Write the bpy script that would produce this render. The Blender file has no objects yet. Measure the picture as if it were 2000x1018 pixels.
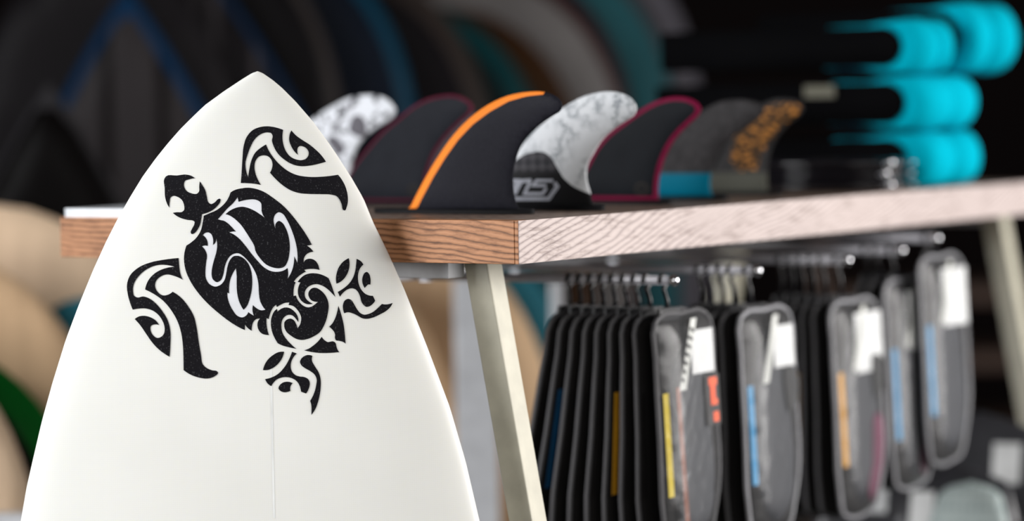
import bpy, math, random
from mathutils import Vector, Matrix
from mathutils.geometry import delaunay_2d_cdt
random.seed(7)
sc = bpy.context.scene
COL = sc.collection

# ------------------------------------------------------------------ camera
FPX = 6000.0
PITCH, ROLL, YAW = math.radians(2.91), math.radians(-0.92), math.radians(32.2)
CAMZ = 1.156
CAM = Vector((0, 0, CAMZ))
_c, _s, _cr, _sr = math.cos(PITCH), math.sin(PITCH), math.cos(ROLL), math.sin(ROLL)
_U = Vector((0, _s, _c)); _X = Vector((1, 0, 0))
VD = Vector((0, _c, -_s)); VR = _X * _cr + _U * _sr; VU = -_X * _sr + _U * _cr
cd = bpy.data.cameras.new('camera'); cam = bpy.data.objects.new('camera', cd); COL.objects.link(cam)
cd.sensor_width = 36.0; cd.lens = 36.0 * FPX / 2000.0
M = Matrix.Identity(4)
for i in range(3):
    M[i][0] = VR[i]; M[i][1] = VU[i]; M[i][2] = -VD[i]; M[i][3] = CAM[i]
cam.matrix_world = M
cd.dof.use_dof = True; cd.dof.focus_distance = 2.83; cd.dof.aperture_fstop = 1.9
cd.clip_start = 0.05
sc.camera = cam

# ------------------------------------------------------------------ world, lights, exposure
w = bpy.data.worlds.new('world'); sc.world = w; w.use_nodes = True
w.node_tree.nodes['Background'].inputs[0].default_value = (0.75, 0.85, 1, 1)
w.node_tree.nodes['Background'].inputs[1].default_value = 0.035
def area(name, loc, target, sx, sy, power, color, spread=180):
    l = bpy.data.lights.new(name, 'AREA'); l.shape = 'RECTANGLE'; l.size = sx; l.size_y = sy
    l.energy = power; l.color = color; l.spread = math.radians(spread)
    o = bpy.data.objects.new(name, l); COL.objects.link(o); o.location = loc
    o.rotation_euler = (Vector(target) - Vector(loc)).to_track_quat('-Z', 'Y').to_euler()
    return o
area('window_light_side', (2.9, 2.9, 1.4), (0.3, 2.6, 1.0), 2.6, 1.6, 92, (1.0, 0.97, 0.95), 130)
area('window_light_left', (-2.5, 1.85, 1.7), (-0.2, 2.75, 0.95), 1.5, 1.6, 70, (0.97, 0.98, 1.0), 130)
area('fill_light_front', (0.3, -2.2, 2.1), (-0.1, 2.8, 0.95), 3.0, 2.0, 54, (1.0, 0.98, 0.95), 130)  # added soft fill behind the camera, for frontal brightness
vs = sc.view_settings
sc.display_settings.display_device = 'sRGB'
vs.view_transform = 'Standard'; vs.look = 'None'; vs.exposure = -0.2; vs.gamma = 1.0; vs.use_curve_mapping = False

# ------------------------------------------------------------------ helpers
def ray(px, py): return VD * FPX + VR * (px - 1000.0) - VU * (py - 509.0)
def at_depth(px, py, y):
    r = ray(px, py); return CAM + r * (y / r.y)
def on_plane(px, py, p, n):
    r = ray(px, py); return CAM + r * ((p - CAM).dot(n) / r.dot(n))

TZ = CAMZ - 0.106                                  # table top height
FC = Vector((0.007, 2.799, TZ))                    # near top corner of the table
TX = Vector((math.cos(YAW), -math.sin(YAW), 0))    # across the table, towards its long front edge
TY = Vector((math.sin(YAW), math.cos(YAW), 0))     # along the table
ZV = Vector((0, 0, 1))
def T(x, y, z): return FC + TX * x + TY * y + ZV * z
def toT(p): d = p - FC; return Vector((d.dot(TX), d.dot(TY), d.z))
def table_px(px, py, z=0.0): return toT(on_plane(px, py, FC + ZV * z, ZV))
def front_px(px, py): return toT(on_plane(px, py, FC, TX))     # on the vertical plane of the front edge

def mat(name, col, rough=0.5, spec=0.5, metal=0.0, build=None, coat=0.0):
    m = bpy.data.materials.new(name); m.use_nodes = True
    nt = m.node_tree; b = nt.nodes['Principled BSDF']
    b.inputs['Base Color'].default_value = (*col, 1); b.inputs['Roughness'].default_value = rough
    b.inputs['Specular IOR Level'].default_value = spec; b.inputs['Metallic'].default_value = metal
    b.inputs['Coat Weight'].default_value = coat; b.inputs['Coat Roughness'].default_value = 0.08
    if build: build(nt, b)
    else: vary(nt, b, col)
    return m
def N(nt, t, **kw):
    n = nt.nodes.new(t)
    for k, v in kw.items():
        if k in n.inputs: n.inputs[k].default_value = v
        else: setattr(n, k, v)
    return n
def coords(nt, scale=(1, 1, 1), rot=(0, 0, 0), loc=(0, 0, 0)):
    tc = N(nt, 'ShaderNodeTexCoord'); mp = N(nt, 'ShaderNodeMapping')
    mp.inputs['Scale'].default_value = scale; mp.inputs['Rotation'].default_value = rot; mp.inputs['Location'].default_value = loc
    nt.links.new(tc.outputs['Object'], mp.inputs['Vector']); return mp.outputs[0]
def ramp(nt, fac, stops, interp='LINEAR'):
    r = N(nt, 'ShaderNodeValToRGB'); r.color_ramp.interpolation = interp
    e = r.color_ramp.elements
    while len(e) < len(stops): e.new(0.5)
    for k, (p, c) in enumerate(stops): e[k].position = p; e[k].color = (*c, 1)
    nt.links.new(fac, r.inputs[0]); return r.outputs[0]
def mix(nt, fac, a, b):
    m = N(nt, 'ShaderNodeMix', data_type='RGBA')
    for sock, v in ((m.inputs[0], fac), (m.inputs[6], a), (m.inputs[7], b)):
        if isinstance(v, (int, float)): sock.default_value = v
        elif isinstance(v, tuple): sock.default_value = (*v, 1)
        else: nt.links.new(v, sock)
    return m.outputs[2]
def noise(nt, vec, scale, detail=3.0, rough=0.5):
    n = N(nt, 'ShaderNodeTexNoise'); n.inputs['Scale'].default_value = scale; n.inputs['Detail'].default_value = detail
    n.inputs['Roughness'].default_value = rough
    nt.links.new(vec, n.inputs['Vector']); return n.outputs[0]
def attr(nt, name):
    a = N(nt, 'ShaderNodeAttribute'); a.attribute_name = name; return a.outputs['Fac']
def maths(nt, op, a, b=0.0, c=0.0):
    m = N(nt, 'ShaderNodeMath', operation=op)
    for k, v in enumerate((a, b, c)):
        if isinstance(v, (int, float)): m.inputs[k].default_value = v
        else: nt.links.new(v, m.inputs[k])
    return m.outputs[0]
def bump(nt, b, h, strength=0.2, dist=0.001):
    n = N(nt, 'ShaderNodeBump'); n.inputs['Strength'].default_value = strength; n.inputs['Distance'].default_value = dist
    nt.links.new(h, n.inputs['Height']); nt.links.new(n.outputs[0], b.inputs['Normal'])
def vary(nt, b, col, amt=0.12, scale=40):
    f = noise(nt, coords(nt), scale)
    c = ramp(nt, f, [(0.25, tuple(x * (1 - amt) for x in col)), (0.75, tuple(min(1, x * (1 + amt)) for x in col))])
    nt.links.new(c, b.inputs['Base Color'])

def mesh_obj(name, verts, faces, m, parent=None, smooth=True, attrs=None):
    me = bpy.data.meshes.new(name); me.from_pydata([tuple(v) for v in verts], [], faces)
    if smooth:
        for p in me.polygons: p.use_smooth = True
    if attrs:
        for an, vals in attrs.items():
            a = me.attributes.new(an, 'FLOAT', 'POINT'); a.data.foreach_set('value', vals)
    if m: me.materials.append(m)
    me.update()
    o = bpy.data.objects.new(name, me); COL.objects.link(o)
    if parent: o.parent = parent
    return o
def root(name, loc, label, cat, group=None, rz=0.0, ry=0.0):
    o = bpy.data.objects.new(name, None); COL.objects.link(o); o.location = loc; o.rotation_euler = (0, ry, rz)
    o.empty_display_size = 0.05
    tag(o, label, cat, group); return o
def tag(o, label, cat, group=None):
    o['label'] = label; o['category'] = cat
    if group: o['group'] = group
    return o
def recalc(o):
    import bmesh
    bm = bmesh.new(); bm.from_mesh(o.data); bmesh.ops.recalc_face_normals(bm, faces=bm.faces); bm.to_mesh(o.data); bm.free()
    return o
def sharp(o, ang=35):
    import bmesh
    bm = bmesh.new(); bm.from_mesh(o.data); a = math.radians(ang)
    for e in bm.edges:
        if len(e.link_faces) == 2 and e.calc_face_angle(0) > a: e.smooth = False
    bm.to_mesh(o.data); bm.free(); return o
def box(name, lo, hi, m, parent=None, bevel=0.0, seg=2):
    import bmesh
    bm = bmesh.new(); bmesh.ops.create_cube(bm, size=1.0)
    for v in bm.verts:
        for k in range(3): v.co[k] = lo[k] + (v.co[k] + 0.5) * (hi[k] - lo[k])
    if bevel: bmesh.ops.bevel(bm, geom=list(bm.edges), offset=bevel, segments=seg, affect='EDGES', profile=0.5)
    me = bpy.data.meshes.new(name); bm.to_mesh(me); bm.free(); me.materials.append(m)
    o = bpy.data.objects.new(name, me); COL.objects.link(o)
    if parent: o.parent = parent
    return o
def tube(name, pts, r, m, parent=None, n=8, closed=False, cap=True):
    pts = [Vector(p) for p in pts]; vs_, fs = [], []
    K = len(pts); up = None
    for i, p in enumerate(pts):
        a = pts[(i - 1) % K] if (closed or i > 0) else p; b = pts[(i + 1) % K] if (closed or i < K - 1) else p
        d = (b - a).normalized()
        if up is None: up = d.orthogonal().normalized()
        up = (up - d * up.dot(d)).normalized(); q = d.cross(up)
        rr = r[i] if isinstance(r, (list, tuple)) else r
        for k in range(n):
            t = 2 * math.pi * k / n; vs_.append(p + up * math.cos(t) * rr + q * math.sin(t) * rr)
    for i in range(K if closed else K - 1):
        j = (i + 1) % K
        for k in range(n): fs.append((i * n + k, i * n + (k + 1) % n, j * n + (k + 1) % n, j * n + k))
    if cap and not closed: fs += [tuple(range(n))[::-1], tuple((K - 1) * n + k for k in range(n))]
    return recalc(mesh_obj(name, vs_, fs, m, parent))
def ball(name, c, r, m, parent=None):
    import bmesh
    bm = bmesh.new(); bmesh.ops.create_uvsphere(bm, u_segments=14, v_segments=8, radius=r)
    for v in bm.verts: v.co += Vector(c)
    for f in bm.faces: f.smooth = True
    me = bpy.data.meshes.new(name); bm.to_mesh(me); bm.free(); me.materials.append(m)
    o = bpy.data.objects.new(name, me); COL.objects.link(o)
    if parent: o.parent = parent
    return o

# smooth closed outline: entries (x, y) are smooth points, (x, y, 1) are corners
def spline(pts, sub=5, closed=True):
    K = len(pts); out = []
    P = [Vector((p[0], p[1])) for p in pts]; C = [len(p) > 2 for p in pts]
    for i in range(K if closed else K - 1):
        j = (i + 1) % K; p1, p2 = P[i], P[j]
        p0 = P[(i - 1) % K] if (closed or i > 0) else p1
        p3 = P[(j + 1) % K] if (closed or j < K - 1) else p2
        L = (p2 - p1).length
        def tang(a, b, c):
            l1, l2 = (b - a).length, (c - b).length
            if l1 < 1e-9 or l2 < 1e-9: return (c - a) * 0.5 / max(L, 1e-9) * 1.0
            return ((b - a) / l1 * l2 + (c - b) / l2 * l1) / (l1 + l2)
        t1 = None if C[i] else tang(p0, p1, p2); t2 = None if C[j] else tang(p1, p2, p3)
        ch = (p2 - p1) / max(L, 1e-9)
        if t1 is None and t2 is None: t1 = t2 = ch
        elif t1 is None: t1 = (2 * ch - t2)
        elif t2 is None: t2 = (2 * ch - t1)
        t1 = t1 * L; t2 = t2 * L
        n = sub if not (C[i] and C[j]) else 2
        for k in range(n):
            t = k / n; h = t * t * (3 - 2 * t)
            out.append(p1 * (1 - h) + p2 * h + t1 * (t ** 3 - 2 * t * t + t) + t2 * (t ** 3 - t * t))
    if not closed: out.append(P[-1])
    return out
def inside(p, poly):
    c = False; j = len(poly) - 1; x, y = p[0], p[1]
    for i in range(len(poly)):
        xi, yi = poly[i]; xj, yj = poly[j]
        if (yi > y) != (yj > y) and x < (xj - xi) * (y - yi) / (yj - yi) + xi: c = not c
        j = i
    return c
def seg_dist(p, poly, closed=True):
    best = 1e9; K = len(poly)
    for i in range(K if closed else K - 1):
        a = poly[i]; b = poly[(i + 1) % K]; d = b - a; l = d.length_squared
        t = 0 if l == 0 else max(0, min(1, (p - a).dot(d) / l))
        q = (a + d * t - p).length
        if q < best: best = q
    return best
def fill(loops, step):
    """triangulate closed loops (even-odd) with interior grid points -> verts2d, tris, number of loop verts"""
    V, E = [], []
    for lp in loops:
        o = len(V); V += lp; E += [(o + i, o + (i + 1) % len(lp)) for i in range(len(lp))]
    nb = len(V)
    xs = [v.x for v in V]; ys = [v.y for v in V]
    y = min(ys) + step * 0.5; row = 0
    while y < max(ys):
        x = min(xs) + step * (0.5 if row % 2 else 0.2)
        while x < max(xs):
            p = Vector((x, y))
            if sum(inside(p, l) for l in loops) % 2 and min(seg_dist(p, l) for l in loops) > step * 0.35: V.append(p)
            x += step
        y += step * 0.87; row += 1
    r = delaunay_2d_cdt(V, E, [], 1, 1e-7)
    vv, ff = r[0], r[2]; tris = []
    for f in ff:
        c = sum((vv[i] for i in f), Vector((0, 0))) / len(f)
        if sum(inside(c, l) for l in loops) % 2: tris.append(tuple(f))
    return [Vector(v) for v in vv], tris
def inflate(name, outline, frame, thick, edge, rim, step, m, parent=None, attrs=None, power=0.5, flat_back=False):
    """solid with a rounded, tapering edge from a 2-D outline; frame(x, y, h) gives the 3-D point"""
    vv, tris = fill([outline], step); n = len(vv)
    D = [seg_dist(p, outline) for p in vv]
    H = [edge + (thick - edge) * (1 - (1 - min(d / rim, 1.0)) ** 2) ** power for d in D]
    vs_ = [frame(p.x, p.y, h) for p, h in zip(vv, H)] + [frame(p.x, p.y, (-edge if flat_back else -h)) for p, h in zip(vv, H)]
    fs = list(tris) + [tuple(i + n for i in t[::-1]) for t in tris]
    cnt = {}
    for t in tris:
        for a, b in ((t[0], t[1]), (t[1], t[2]), (t[2], t[0])): cnt[(a, b)] = 1
    for (a, b) in list(cnt):
        if (b, a) not in cnt: fs.append((b, a, a + n, b + n))
    at = {'edge': D + D}
    if attrs:
        for k, f in attrs.items():
            q = [f(p) for p in vv]; at[k] = q + q
    return recalc(mesh_obj(name, vs_, fs, m, parent, True, at))

# ------------------------------------------------------------------ materials
def wood(c0, c1, c2, axis_scale, bands, slope=0.0, rough=0.5, mess=1.0):
    """grain running along the face, with wandering dark lines; axis_scale squeezes the noise along the grain"""
    def f(nt, b):
        v = coords(nt)
        sp = N(nt, 'ShaderNodeSeparateXYZ'); nt.links.new(v, sp.inputs[0])
        along = maths(nt, 'ADD', sp.outputs[0], sp.outputs[1])
        lo = noise(nt, coords(nt, axis_scale), 1.0, 2.0, 0.5)
        mid = noise(nt, coords(nt, tuple(a * 3.1 for a in axis_scale)), 1.0, 4.0, 0.6)
        h = maths(nt, 'ADD', maths(nt, 'MULTIPLY', sp.outputs[2], bands), maths(nt, 'MULTIPLY', along, slope))
        h = maths(nt, 'ADD', h, maths(nt, 'MULTIPLY', lo, 6.0)); h = maths(nt, 'ADD', h, maths(nt, 'MULTIPLY', mid, mess))
        fr = maths(nt, 'FRACT', h)
        c_ = ramp(nt, fr, [(0.0, c2), (0.14, c1), (0.45, c0), (0.72, c1), (0.93, c2)])
        fine = noise(nt, coords(nt, (axis_scale[0] * 9, axis_scale[1] * 9, axis_scale[2] * 16)), 1.0, 4.0, 0.7)
        pore = ramp(nt, fine, [(0.36, (0.45, 0.40, 0.38)), (0.50, (1, 1, 1))])
        patch_ = ramp(nt, noise(nt, coords(nt, tuple(a * 1.7 for a in axis_scale), loc=(3, 1, 2)), 1.0, 2.0), [(0.35, (0, 0, 0)), (0.65, (1, 1, 1))])
        c_ = mix(nt, maths(nt, 'MULTIPLY', patch_, 0.25 * mess), c_, c0)
        mm = N(nt, 'ShaderNodeMix', data_type='RGBA', blend_type='MULTIPLY'); mm.inputs[0].default_value = 0.55
        nt.links.new(c_, mm.inputs[6]); nt.links.new(pore, mm.inputs[7])
        nt.links.new(mm.outputs[2], b.inputs['Base Color'])
        bump(nt, b, fine, 0.25, 0.0006)
    return f
M_END = mat('oiled_oak', (0.4, 0.2, 0.1), 0.5, 0.2, build=wood((0.46, 0.225, 0.115), (0.33, 0.15, 0.07), (0.055, 0.022, 0.010), (4.2, 4.2, 11), 165, 8.0, mess=2.0))
M_SIDE = mat('glare_paled_oak', (0.6, 0.5, 0.45), 0.55, 0.2, build=wood((0.62, 0.53, 0.50), (0.54, 0.455, 0.435), (0.31, 0.25, 0.24), (3.4, 3.4, 12), 165, -42.0))  # same oak paled: strong light on the long side put into its colour
M_TOP = mat('worn_oak_top', (0.3, 0.2, 0.15), 0.45, 0.3, build=wood((0.30, 0.22, 0.175), (0.25, 0.18, 0.145), (0.14, 0.10, 0.08), (4, 30, 4), 20, 60.0))
M_LEG = mat('cream_powder_coat', (0.50, 0.475, 0.375), 0.42, 0.5)
M_BAR = mat('grey_powder_coat', (0.5, 0.51, 0.53), 0.4, 0.5)
M_CHROME = mat('chrome', (0.75, 0.75, 0.78), 0.16, 0.5, 1.0)
M_STEEL = mat('brushed_steel', (0.62, 0.63, 0.66), 0.3, 0.5, 1.0)
M_ROD = mat('polished_rod', (0.60, 0.60, 0.66), 0.25, 0.5, 0.35)
M_BLACKP = mat('black_plastic', (0.012, 0.012, 0.014), 0.28, 0.5)

def f_board(nt, b):
    v = coords(nt)
    br = N(nt, 'ShaderNodeTexWave', wave_type='BANDS', bands_direction='Z'); br.inputs['Scale'].default_value = 180; br.inputs['Distortion'].default_value = 1.0
    br2 = N(nt, 'ShaderNodeTexWave', wave_type='BANDS', bands_direction='X'); br2.inputs['Scale'].default_value = 180; br2.inputs['Distortion'].default_value = 1.0
    nt.links.new(v, br.inputs['Vector']); nt.links.new(v, br2.inputs['Vector'])
    h = maths(nt, 'ADD', br.outputs['Fac'], br2.outputs['Fac'])
    n = noise(nt, v, 9, 2)
    c = ramp(nt, n, [(0.3, (0.80, 0.80, 0.76)), (0.7, (0.83, 0.83, 0.79))])
    g = ramp(nt, maths(nt, 'MULTIPLY', h, 0.5), [(0.1, (0.975, 0.975, 0.97)), (0.8, (1, 1, 1))])
    mm = N(nt, 'ShaderNodeMix', data_type='RGBA', blend_type='MULTIPLY'); mm.inputs[0].default_value = 1.0
    nt.links.new(c, mm.inputs[6]); nt.links.new(g, mm.inputs[7]); nt.links.new(mm.outputs[2], b.inputs['Base Color'])
    b.inputs['Subsurface Weight'].default_value = 0.12
    b.inputs['Subsurface Radius'].default_value = (0.02, 0.018, 0.008)
M_BOARD = mat('white_fibreglass', (0.8, 0.8, 0.78), 0.33, 0.4, build=f_board)
def f_print(nt, b):
    n = noise(nt, coords(nt), 700, 1)
    nt.links.new(ramp(nt, n, [(0.62, (0.0095, 0.009, 0.011)), (0.78, (0.06, 0.06, 0.065))]), b.inputs['Base Color'])
M_PRINT = mat('black_print', (0.01, 0.01, 0.01), 0.6, 0.04, build=f_print)
M_FILM = mat('decal_film', (0.77, 0.785, 0.825), 0.35, 0.4)
M_STRINGER = mat('stringer', (0.80, 0.815, 0.80), 0.35, 0.4)

# ------------------------------------------------------------------ room
M_FLOOR = mat('dark_concrete', (0.035, 0.03, 0.028), 0.8, 0.15)
M_WALL = mat('dark_wall', (0.012, 0.008, 0.008), 0.9, 0.1)
def struct(name, lo, hi, m): o = box(name, lo, hi, m); o['kind'] = 'structure'; return o
struct('floor', (-4, -2.5, -0.1), (4, 8, 0), M_FLOOR)
struct('wall_back', (-4, 8, 0), (4, 8.1, 3.2), M_WALL)
struct('wall_left', (-4.1, -2.5, 0), (-4, 8, 3.2), M_WALL)
struct('ceiling', (-4, -2.5, 3.2), (4, 8, 3.3), M_WALL)

# ------------------------------------------------------------------ table
TW, TT = 0.545, 0.04
TL = front_px(2045, 400).y
tb = root('display_table', T(-TW / 2, TL / 2, -TZ), 'long oak-topped display table on splayed cream metal legs', 'table', rz=-YAW)
def tl(x, y, z): return (x + TW / 2, y - TL / 2, z + TZ)          # table coordinates -> children of tb
def tbox(name, lo, hi, m, bev=0.0, p=None): return box(name, tl(*lo), tl(*hi), m, p or tb, bev)
tbox('table_top', (-TW, 0.022, -TT), (-0.022, TL - 0.022, -0.0006), M_TOP)
tbox('end_board', (-TW, 0, -TT), (-0.0055, 0.0215, 0), M_END, 0.0006)
tbox('end_strip', (-0.005, 0, -TT), (-0.0012, 0.0215, -0.0003), M_END, 0.0004)
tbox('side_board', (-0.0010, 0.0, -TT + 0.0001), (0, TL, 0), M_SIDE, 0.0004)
tbox('side_core', (-0.0215, 0.0222, -TT), (-0.0012, TL, -0.0002), M_TOP, 0.0004)
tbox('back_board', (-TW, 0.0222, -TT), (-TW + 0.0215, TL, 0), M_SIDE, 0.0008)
def leg(xt, yt, lean, name='leg'):
    wd = 0.0265; z0, z1 = -TT - 0.002, -TZ
    vs_ = []
    for z in (z0, z1):
        dx = (z0 - z) * lean
        for (a, b) in ((0, 0), (1, 0), (1, 1), (0, 1)): vs_.append(tl(xt + dx + a * wd, yt + b * wd, z))
    fs = [(0, 1, 2, 3), (4, 5, 6, 7), (0, 1, 5, 4), (1, 2, 6, 5), (2, 3, 7, 6), (3, 0, 4, 7)]
    o = recalc(mesh_obj(name, vs_, fs, M_LEG, tb, False))
    bv = o.modifiers.new('bevel', 'BEVEL'); bv.width = 0.0015; bv.segments = 2
    return o
e0 = toT(on_plane(908, 530, T(0, 0.06, 0), TY)); e1 = toT(on_plane(993, 1018, T(0, 0.06, 0), TY))
LEAN = (e1.x - e0.x) / (e0.z - e1.z)
XL = e0.x - LEAN * ((-TT - 0.002) - e0.z)
f0 = front_px(1958, 430)
YF = toT(on_plane(1916, 425, T(XL, 0, 0), TX)).y
for y in (0.06, YF):
    leg(XL, y, LEAN)
    leg(-TW - XL - 0.0265, y, -LEAN)
    yb_ = y - 0.03 if y < 0.1 else y
    tbox('top_bar', (-TW + 0.022, yb_ + 0.001, -TT - 0.0165), (XL + 0.002, yb_ + 0.029, -TT - 0.0005), M_BAR, 0.001)
tbox('under_rail', (-0.33, 0.05, -TT - 0.026), (-0.305, TL - 0.06, -TT - 0.0005), M_BAR, 0.001)
gp = [tl(-0.30, 0.046, -TT - .014), tl(-0.19, 0.046, -TT - .014), tl(-0.30, 0.046, -TT - .06), tl(-0.30, 0.05, -TT - .014), tl(-0.19, 0.05, -TT - .014), tl(-0.30, 0.05, -TT - .06)]
recalc(mesh_obj('gusset_plate', gp, [(0, 1, 2), (3, 4, 5), (0, 1, 4, 3), (1, 2, 5, 4), (2, 0, 3, 5)], M_BAR, tb, False))
tbox('rear_rod_rail', (-0.30, 0.06, -TT - .0335), (-0.288, TL - 0.07, -TT - .0265), M_STEEL, 0.001)

# ------------------------------------------------------------------ surfboard with the turtle
BY, BL = math.radians(7), math.radians(7)
BX = Vector((math.cos(BY), math.sin(BY), 0))
BUP = ZV * math.cos(BL) + Vector((-math.sin(BY), math.cos(BY), 0)) * math.sin(BL)
BN = BX.cross(BUP).normalized()
BP0 = at_depth(727, 425, 2.853)                    # right rail resting on the table end
def b2(px, py): p = on_plane(px, py, BP0, BN) - BP0; return Vector((p.dot(BX), p.dot(BUP)))
LEFT = [(502.6, 139.8), (495, 141.6), (488.4, 145), (470.7, 156), (435.4, 179.5), (400, 205.4), (374.9, 229.5), (352.8, 251.5), (328.2, 279.5), (303.7, 310), (279.1, 344), (254.6, 384), (230, 427), (206.9, 472.5), (180.8, 530), (153, 598), (128, 665), (103, 746), (82, 822), (63.8, 900), (52.2, 951), (40.6, 1018)]
RIGHT = [(502.6, 139.8), (508, 140.8), (513.2, 143), (532.6, 156.3), (550.3, 171.3), (576.9, 197.8), (612.2, 238.5), (640, 276), (656.4, 300), (685.9, 346), (710, 388), (729.7, 436), (757.9, 493), (790, 566), (833.7, 675.6), (878.6, 795), (910, 903), (936.7, 1018)]
bl = [b2(*p) for p in LEFT]; brr = [b2(*p) for p in RIGHT]
NOSE = bl[0]
yb = min(bl[-1].y, brr[-1].y)
floor_y = -(BP0.z - 0.0) / math.cos(BL) + 0.002     # local y where the tail meets the floor
def interp(pts, y, k=0):
    P = sorted(pts, key=lambda p: p.y)
    if y >= P[-1].y: return P[-1].x
    for a, b in zip(P, P[1:]):
        if a.y <= y <= b.y: return a.x + (b.x - a.x) * (y - a.y) / max(1e-9, b.y - a.y)
    return P[0].x
cl, cr_ = interp(bl, yb), interp(brr, yb); half0 = (cr_ - cl) / 2; mid0 = (cr_ + cl) / 2
def extend(pts, sgn):
    out = list(pts)
    P = sorted(pts, key=lambda p: p.y)
    lo = P[0]
    span = lo.y - floor_y
    for k in range(1, 25):
        t = k / 24
        y = lo.y - span * t
        # widens to the middle, then tapers to a squash tail
        wmax = 0.036
        wdt = half0 + wmax * math.sin(min(t / 0.35, 1) * math.pi / 2) - max(0, t - 0.35) ** 2 / 0.4225 * (half0 + wmax - 0.085)
        off = abs(lo.x - mid0) - half0
        out.append(Vector((mid0 + sgn * (wdt + off * (1 - t)), y)))
    return out
bl2, br2 = extend(bl, -1), extend(brr, 1)
def thick_at(y):
    d = NOSE.y - y
    return 0.0025 + 0.021 * (1 - math.exp(-d / 0.11))
def surf(x, y):
    xl, xr = interp(bl2, y), interp(br2, y); h = max((xr - xl) / 2, 1e-5); s = min(1, abs((x - (xl + xr) / 2) / h))
    return thick_at(y) * (1 - s ** 2.6) ** 0.62
def bpt(x, y, z): return BP0 + BX * x + BUP * y + BN * z
ys = []
NV = 150
d_tot = NOSE.y - floor_y
for k in range(NV + 1): ys.append(NOSE.y - d_tot * (k / NV) ** 1.6)
SS = [math.sin(math.pi / 2 * (-1 + 2 * k / 40)) for k in range(41)]
vs_, fs = [], []
base = BP0 + BX * mid0 + BUP * floor_y; base = Vector((base.x, base.y, 0))
for side in (1, -1):
    for y in ys:
        xl, xr = interp(bl2, y), interp(br2, y); h = (xr - xl) / 2; c = (xr + xl) / 2
        for s in SS:
            z = thick_at(y) * (1 - abs(s) ** 2.6) ** 0.62 if side > 0 else -0.9 * thick_at(y) * (1 - abs(s) ** 3.5) ** 0.6
            vs_.append(bpt(c + h * s, y, z) - base)
K = len(SS); off = (NV + 1) * K
for o_ in (0, off):
    for i in range(NV):
        for j in range(K - 1): fs.append((o_ + i * K + j, o_ + i * K + j + 1, o_ + (i + 1) * K + j + 1, o_ + (i + 1) * K + j))
for j in range(K - 1): fs.append((NV * K + j, NV * K + j + 1, off + NV * K + j + 1, off + NV * K + j))
sb = root('surfboard', base, 'white surfboard with a black tribal turtle print, standing before the table', 'surfboard')
bo = mesh_obj('board_body', vs_, fs, M_BOARD, sb)
import bmesh
bm = bmesh.new(); bm.from_mesh(bo.data); bmesh.ops.remove_doubles(bm, verts=bm.verts, dist=1e-5); bmesh.ops.recalc_face_normals(bm, faces=bm.faces); bm.to_mesh(bo.data); bm.free()
def on_board(px, py):
    p = b2(px, py)
    for _ in range(4):
        z = surf(p.x, p.y); q = on_plane(px, py, BP0 + BN * z, BN) - BP0; p = Vector((q.dot(BX), q.dot(BUP)))
    return p, surf(p.x, p.y)
def decal(name, loops, step, m, lift, parent=sb):
    vv, tris = fill(loops, step); P = []
    for v in vv:
        p, z = on_board(v.x, v.y); P.append(bpt(p.x, p.y, z + lift) - base)
    o = mesh_obj(name, P, tris, m, parent)
    return o
def Z(ox, oy, s): return lambda pts: [((p[0] / s + ox, p[1] / s + oy) + tuple(p[2:])) for p in pts]
R1, R2, R3, R4 = Z(230, 230, 4.073), Z(450, 230, 5.088), Z(230, 480, 3.636), Z(340, 350, 3.393)
A, B, C, D, E = Z(460, 560, 7.27), Z(560, 460, 7.27), Z(560, 570, 7.27), Z(640, 490, 7.2714), Z(500, 670, 6.7875)
F, G, H = Z(390, 370, 7.27), Z(380, 440, 5.357), Z(490, 390, 5.986)
c = 1
turtle = {}
turtle['turtle_head'] = [R1([(385, 466), (470, 460), (545, 453), (585, 463), (613, 481, c), (570, 490), (535, 503), (526, 535), (545, 580), (590, 603), (630, 605), (645, 590), (648, 545), (652, 506, c), (672, 535), (697, 580), (708, 625), (722, 675), (740, 687), (770, 675), (800, 647), (815, 645), (817, 660), (790, 705), (755, 735), (715, 755), (670, 768, c), (665, 800), (655, 850), (635, 890), (605, 922), (588, 926), (580, 915), (590, 885), (608, 850), (610, 828), (595, 818), (560, 814), (500, 798), (465, 780), (438, 757, c), (470, 752), (510, 750), (527, 735), (528, 700), (510, 655), (475, 630), (440, 622), (420, 635), (413, 665), (411, 717, c), (390, 680), (378, 640), (373, 560), (371, 485)])]
turtle['turtle_front_flipper'] = [R2([(103, 650, c), (110, 560), (120, 400), (130, 290), (160, 195), (220, 125), (300, 92), (380, 86), (450, 97), (524, 121, c), (517, 200), (525, 260), (550, 330), (600, 390), (660, 417), (710, 422), (750, 408), (775, 375), (778, 345), (760, 310), (725, 287), (690, 282), (670, 300), (665, 330), (674, 372, c), (640, 340), (605, 285), (585, 230), (586, 180), (606, 126, c), (650, 175), (720, 225), (790, 270), (850, 320), (900, 370), (950, 438, c), (860, 463), (780, 478), (700, 482), (620, 465), (540, 420), (470, 355), (430, 285), (413, 225), (419, 180), (405, 155), (365, 146), (310, 160), (250, 205), (200, 290), (170, 370), (150, 450), (155, 520), (176, 592, c), (190, 500), (210, 420), (245, 350), (300, 300), (354, 266, c), (380, 325), (430, 400), (500, 475), (580, 535), (660, 570), (740, 585), (820, 590), (920, 586), (1070, 567, c), (1110, 620), (1145, 690), (1165, 770), (1167, 840), (1155, 890), (1138, 922), (1125, 920), (1105, 860), (1085, 815), (1055, 780), (1010, 766), (900, 760), (780, 758), (680, 748), (600, 722), (520, 672), (450, 610), (393, 547, c), (412, 505), (418, 460), (405, 415), (375, 385), (330, 374), (280, 390), (250, 430), (239, 490), (248, 550), (270, 610), (302, 668, c), (240, 657), (170, 651)])]
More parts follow.
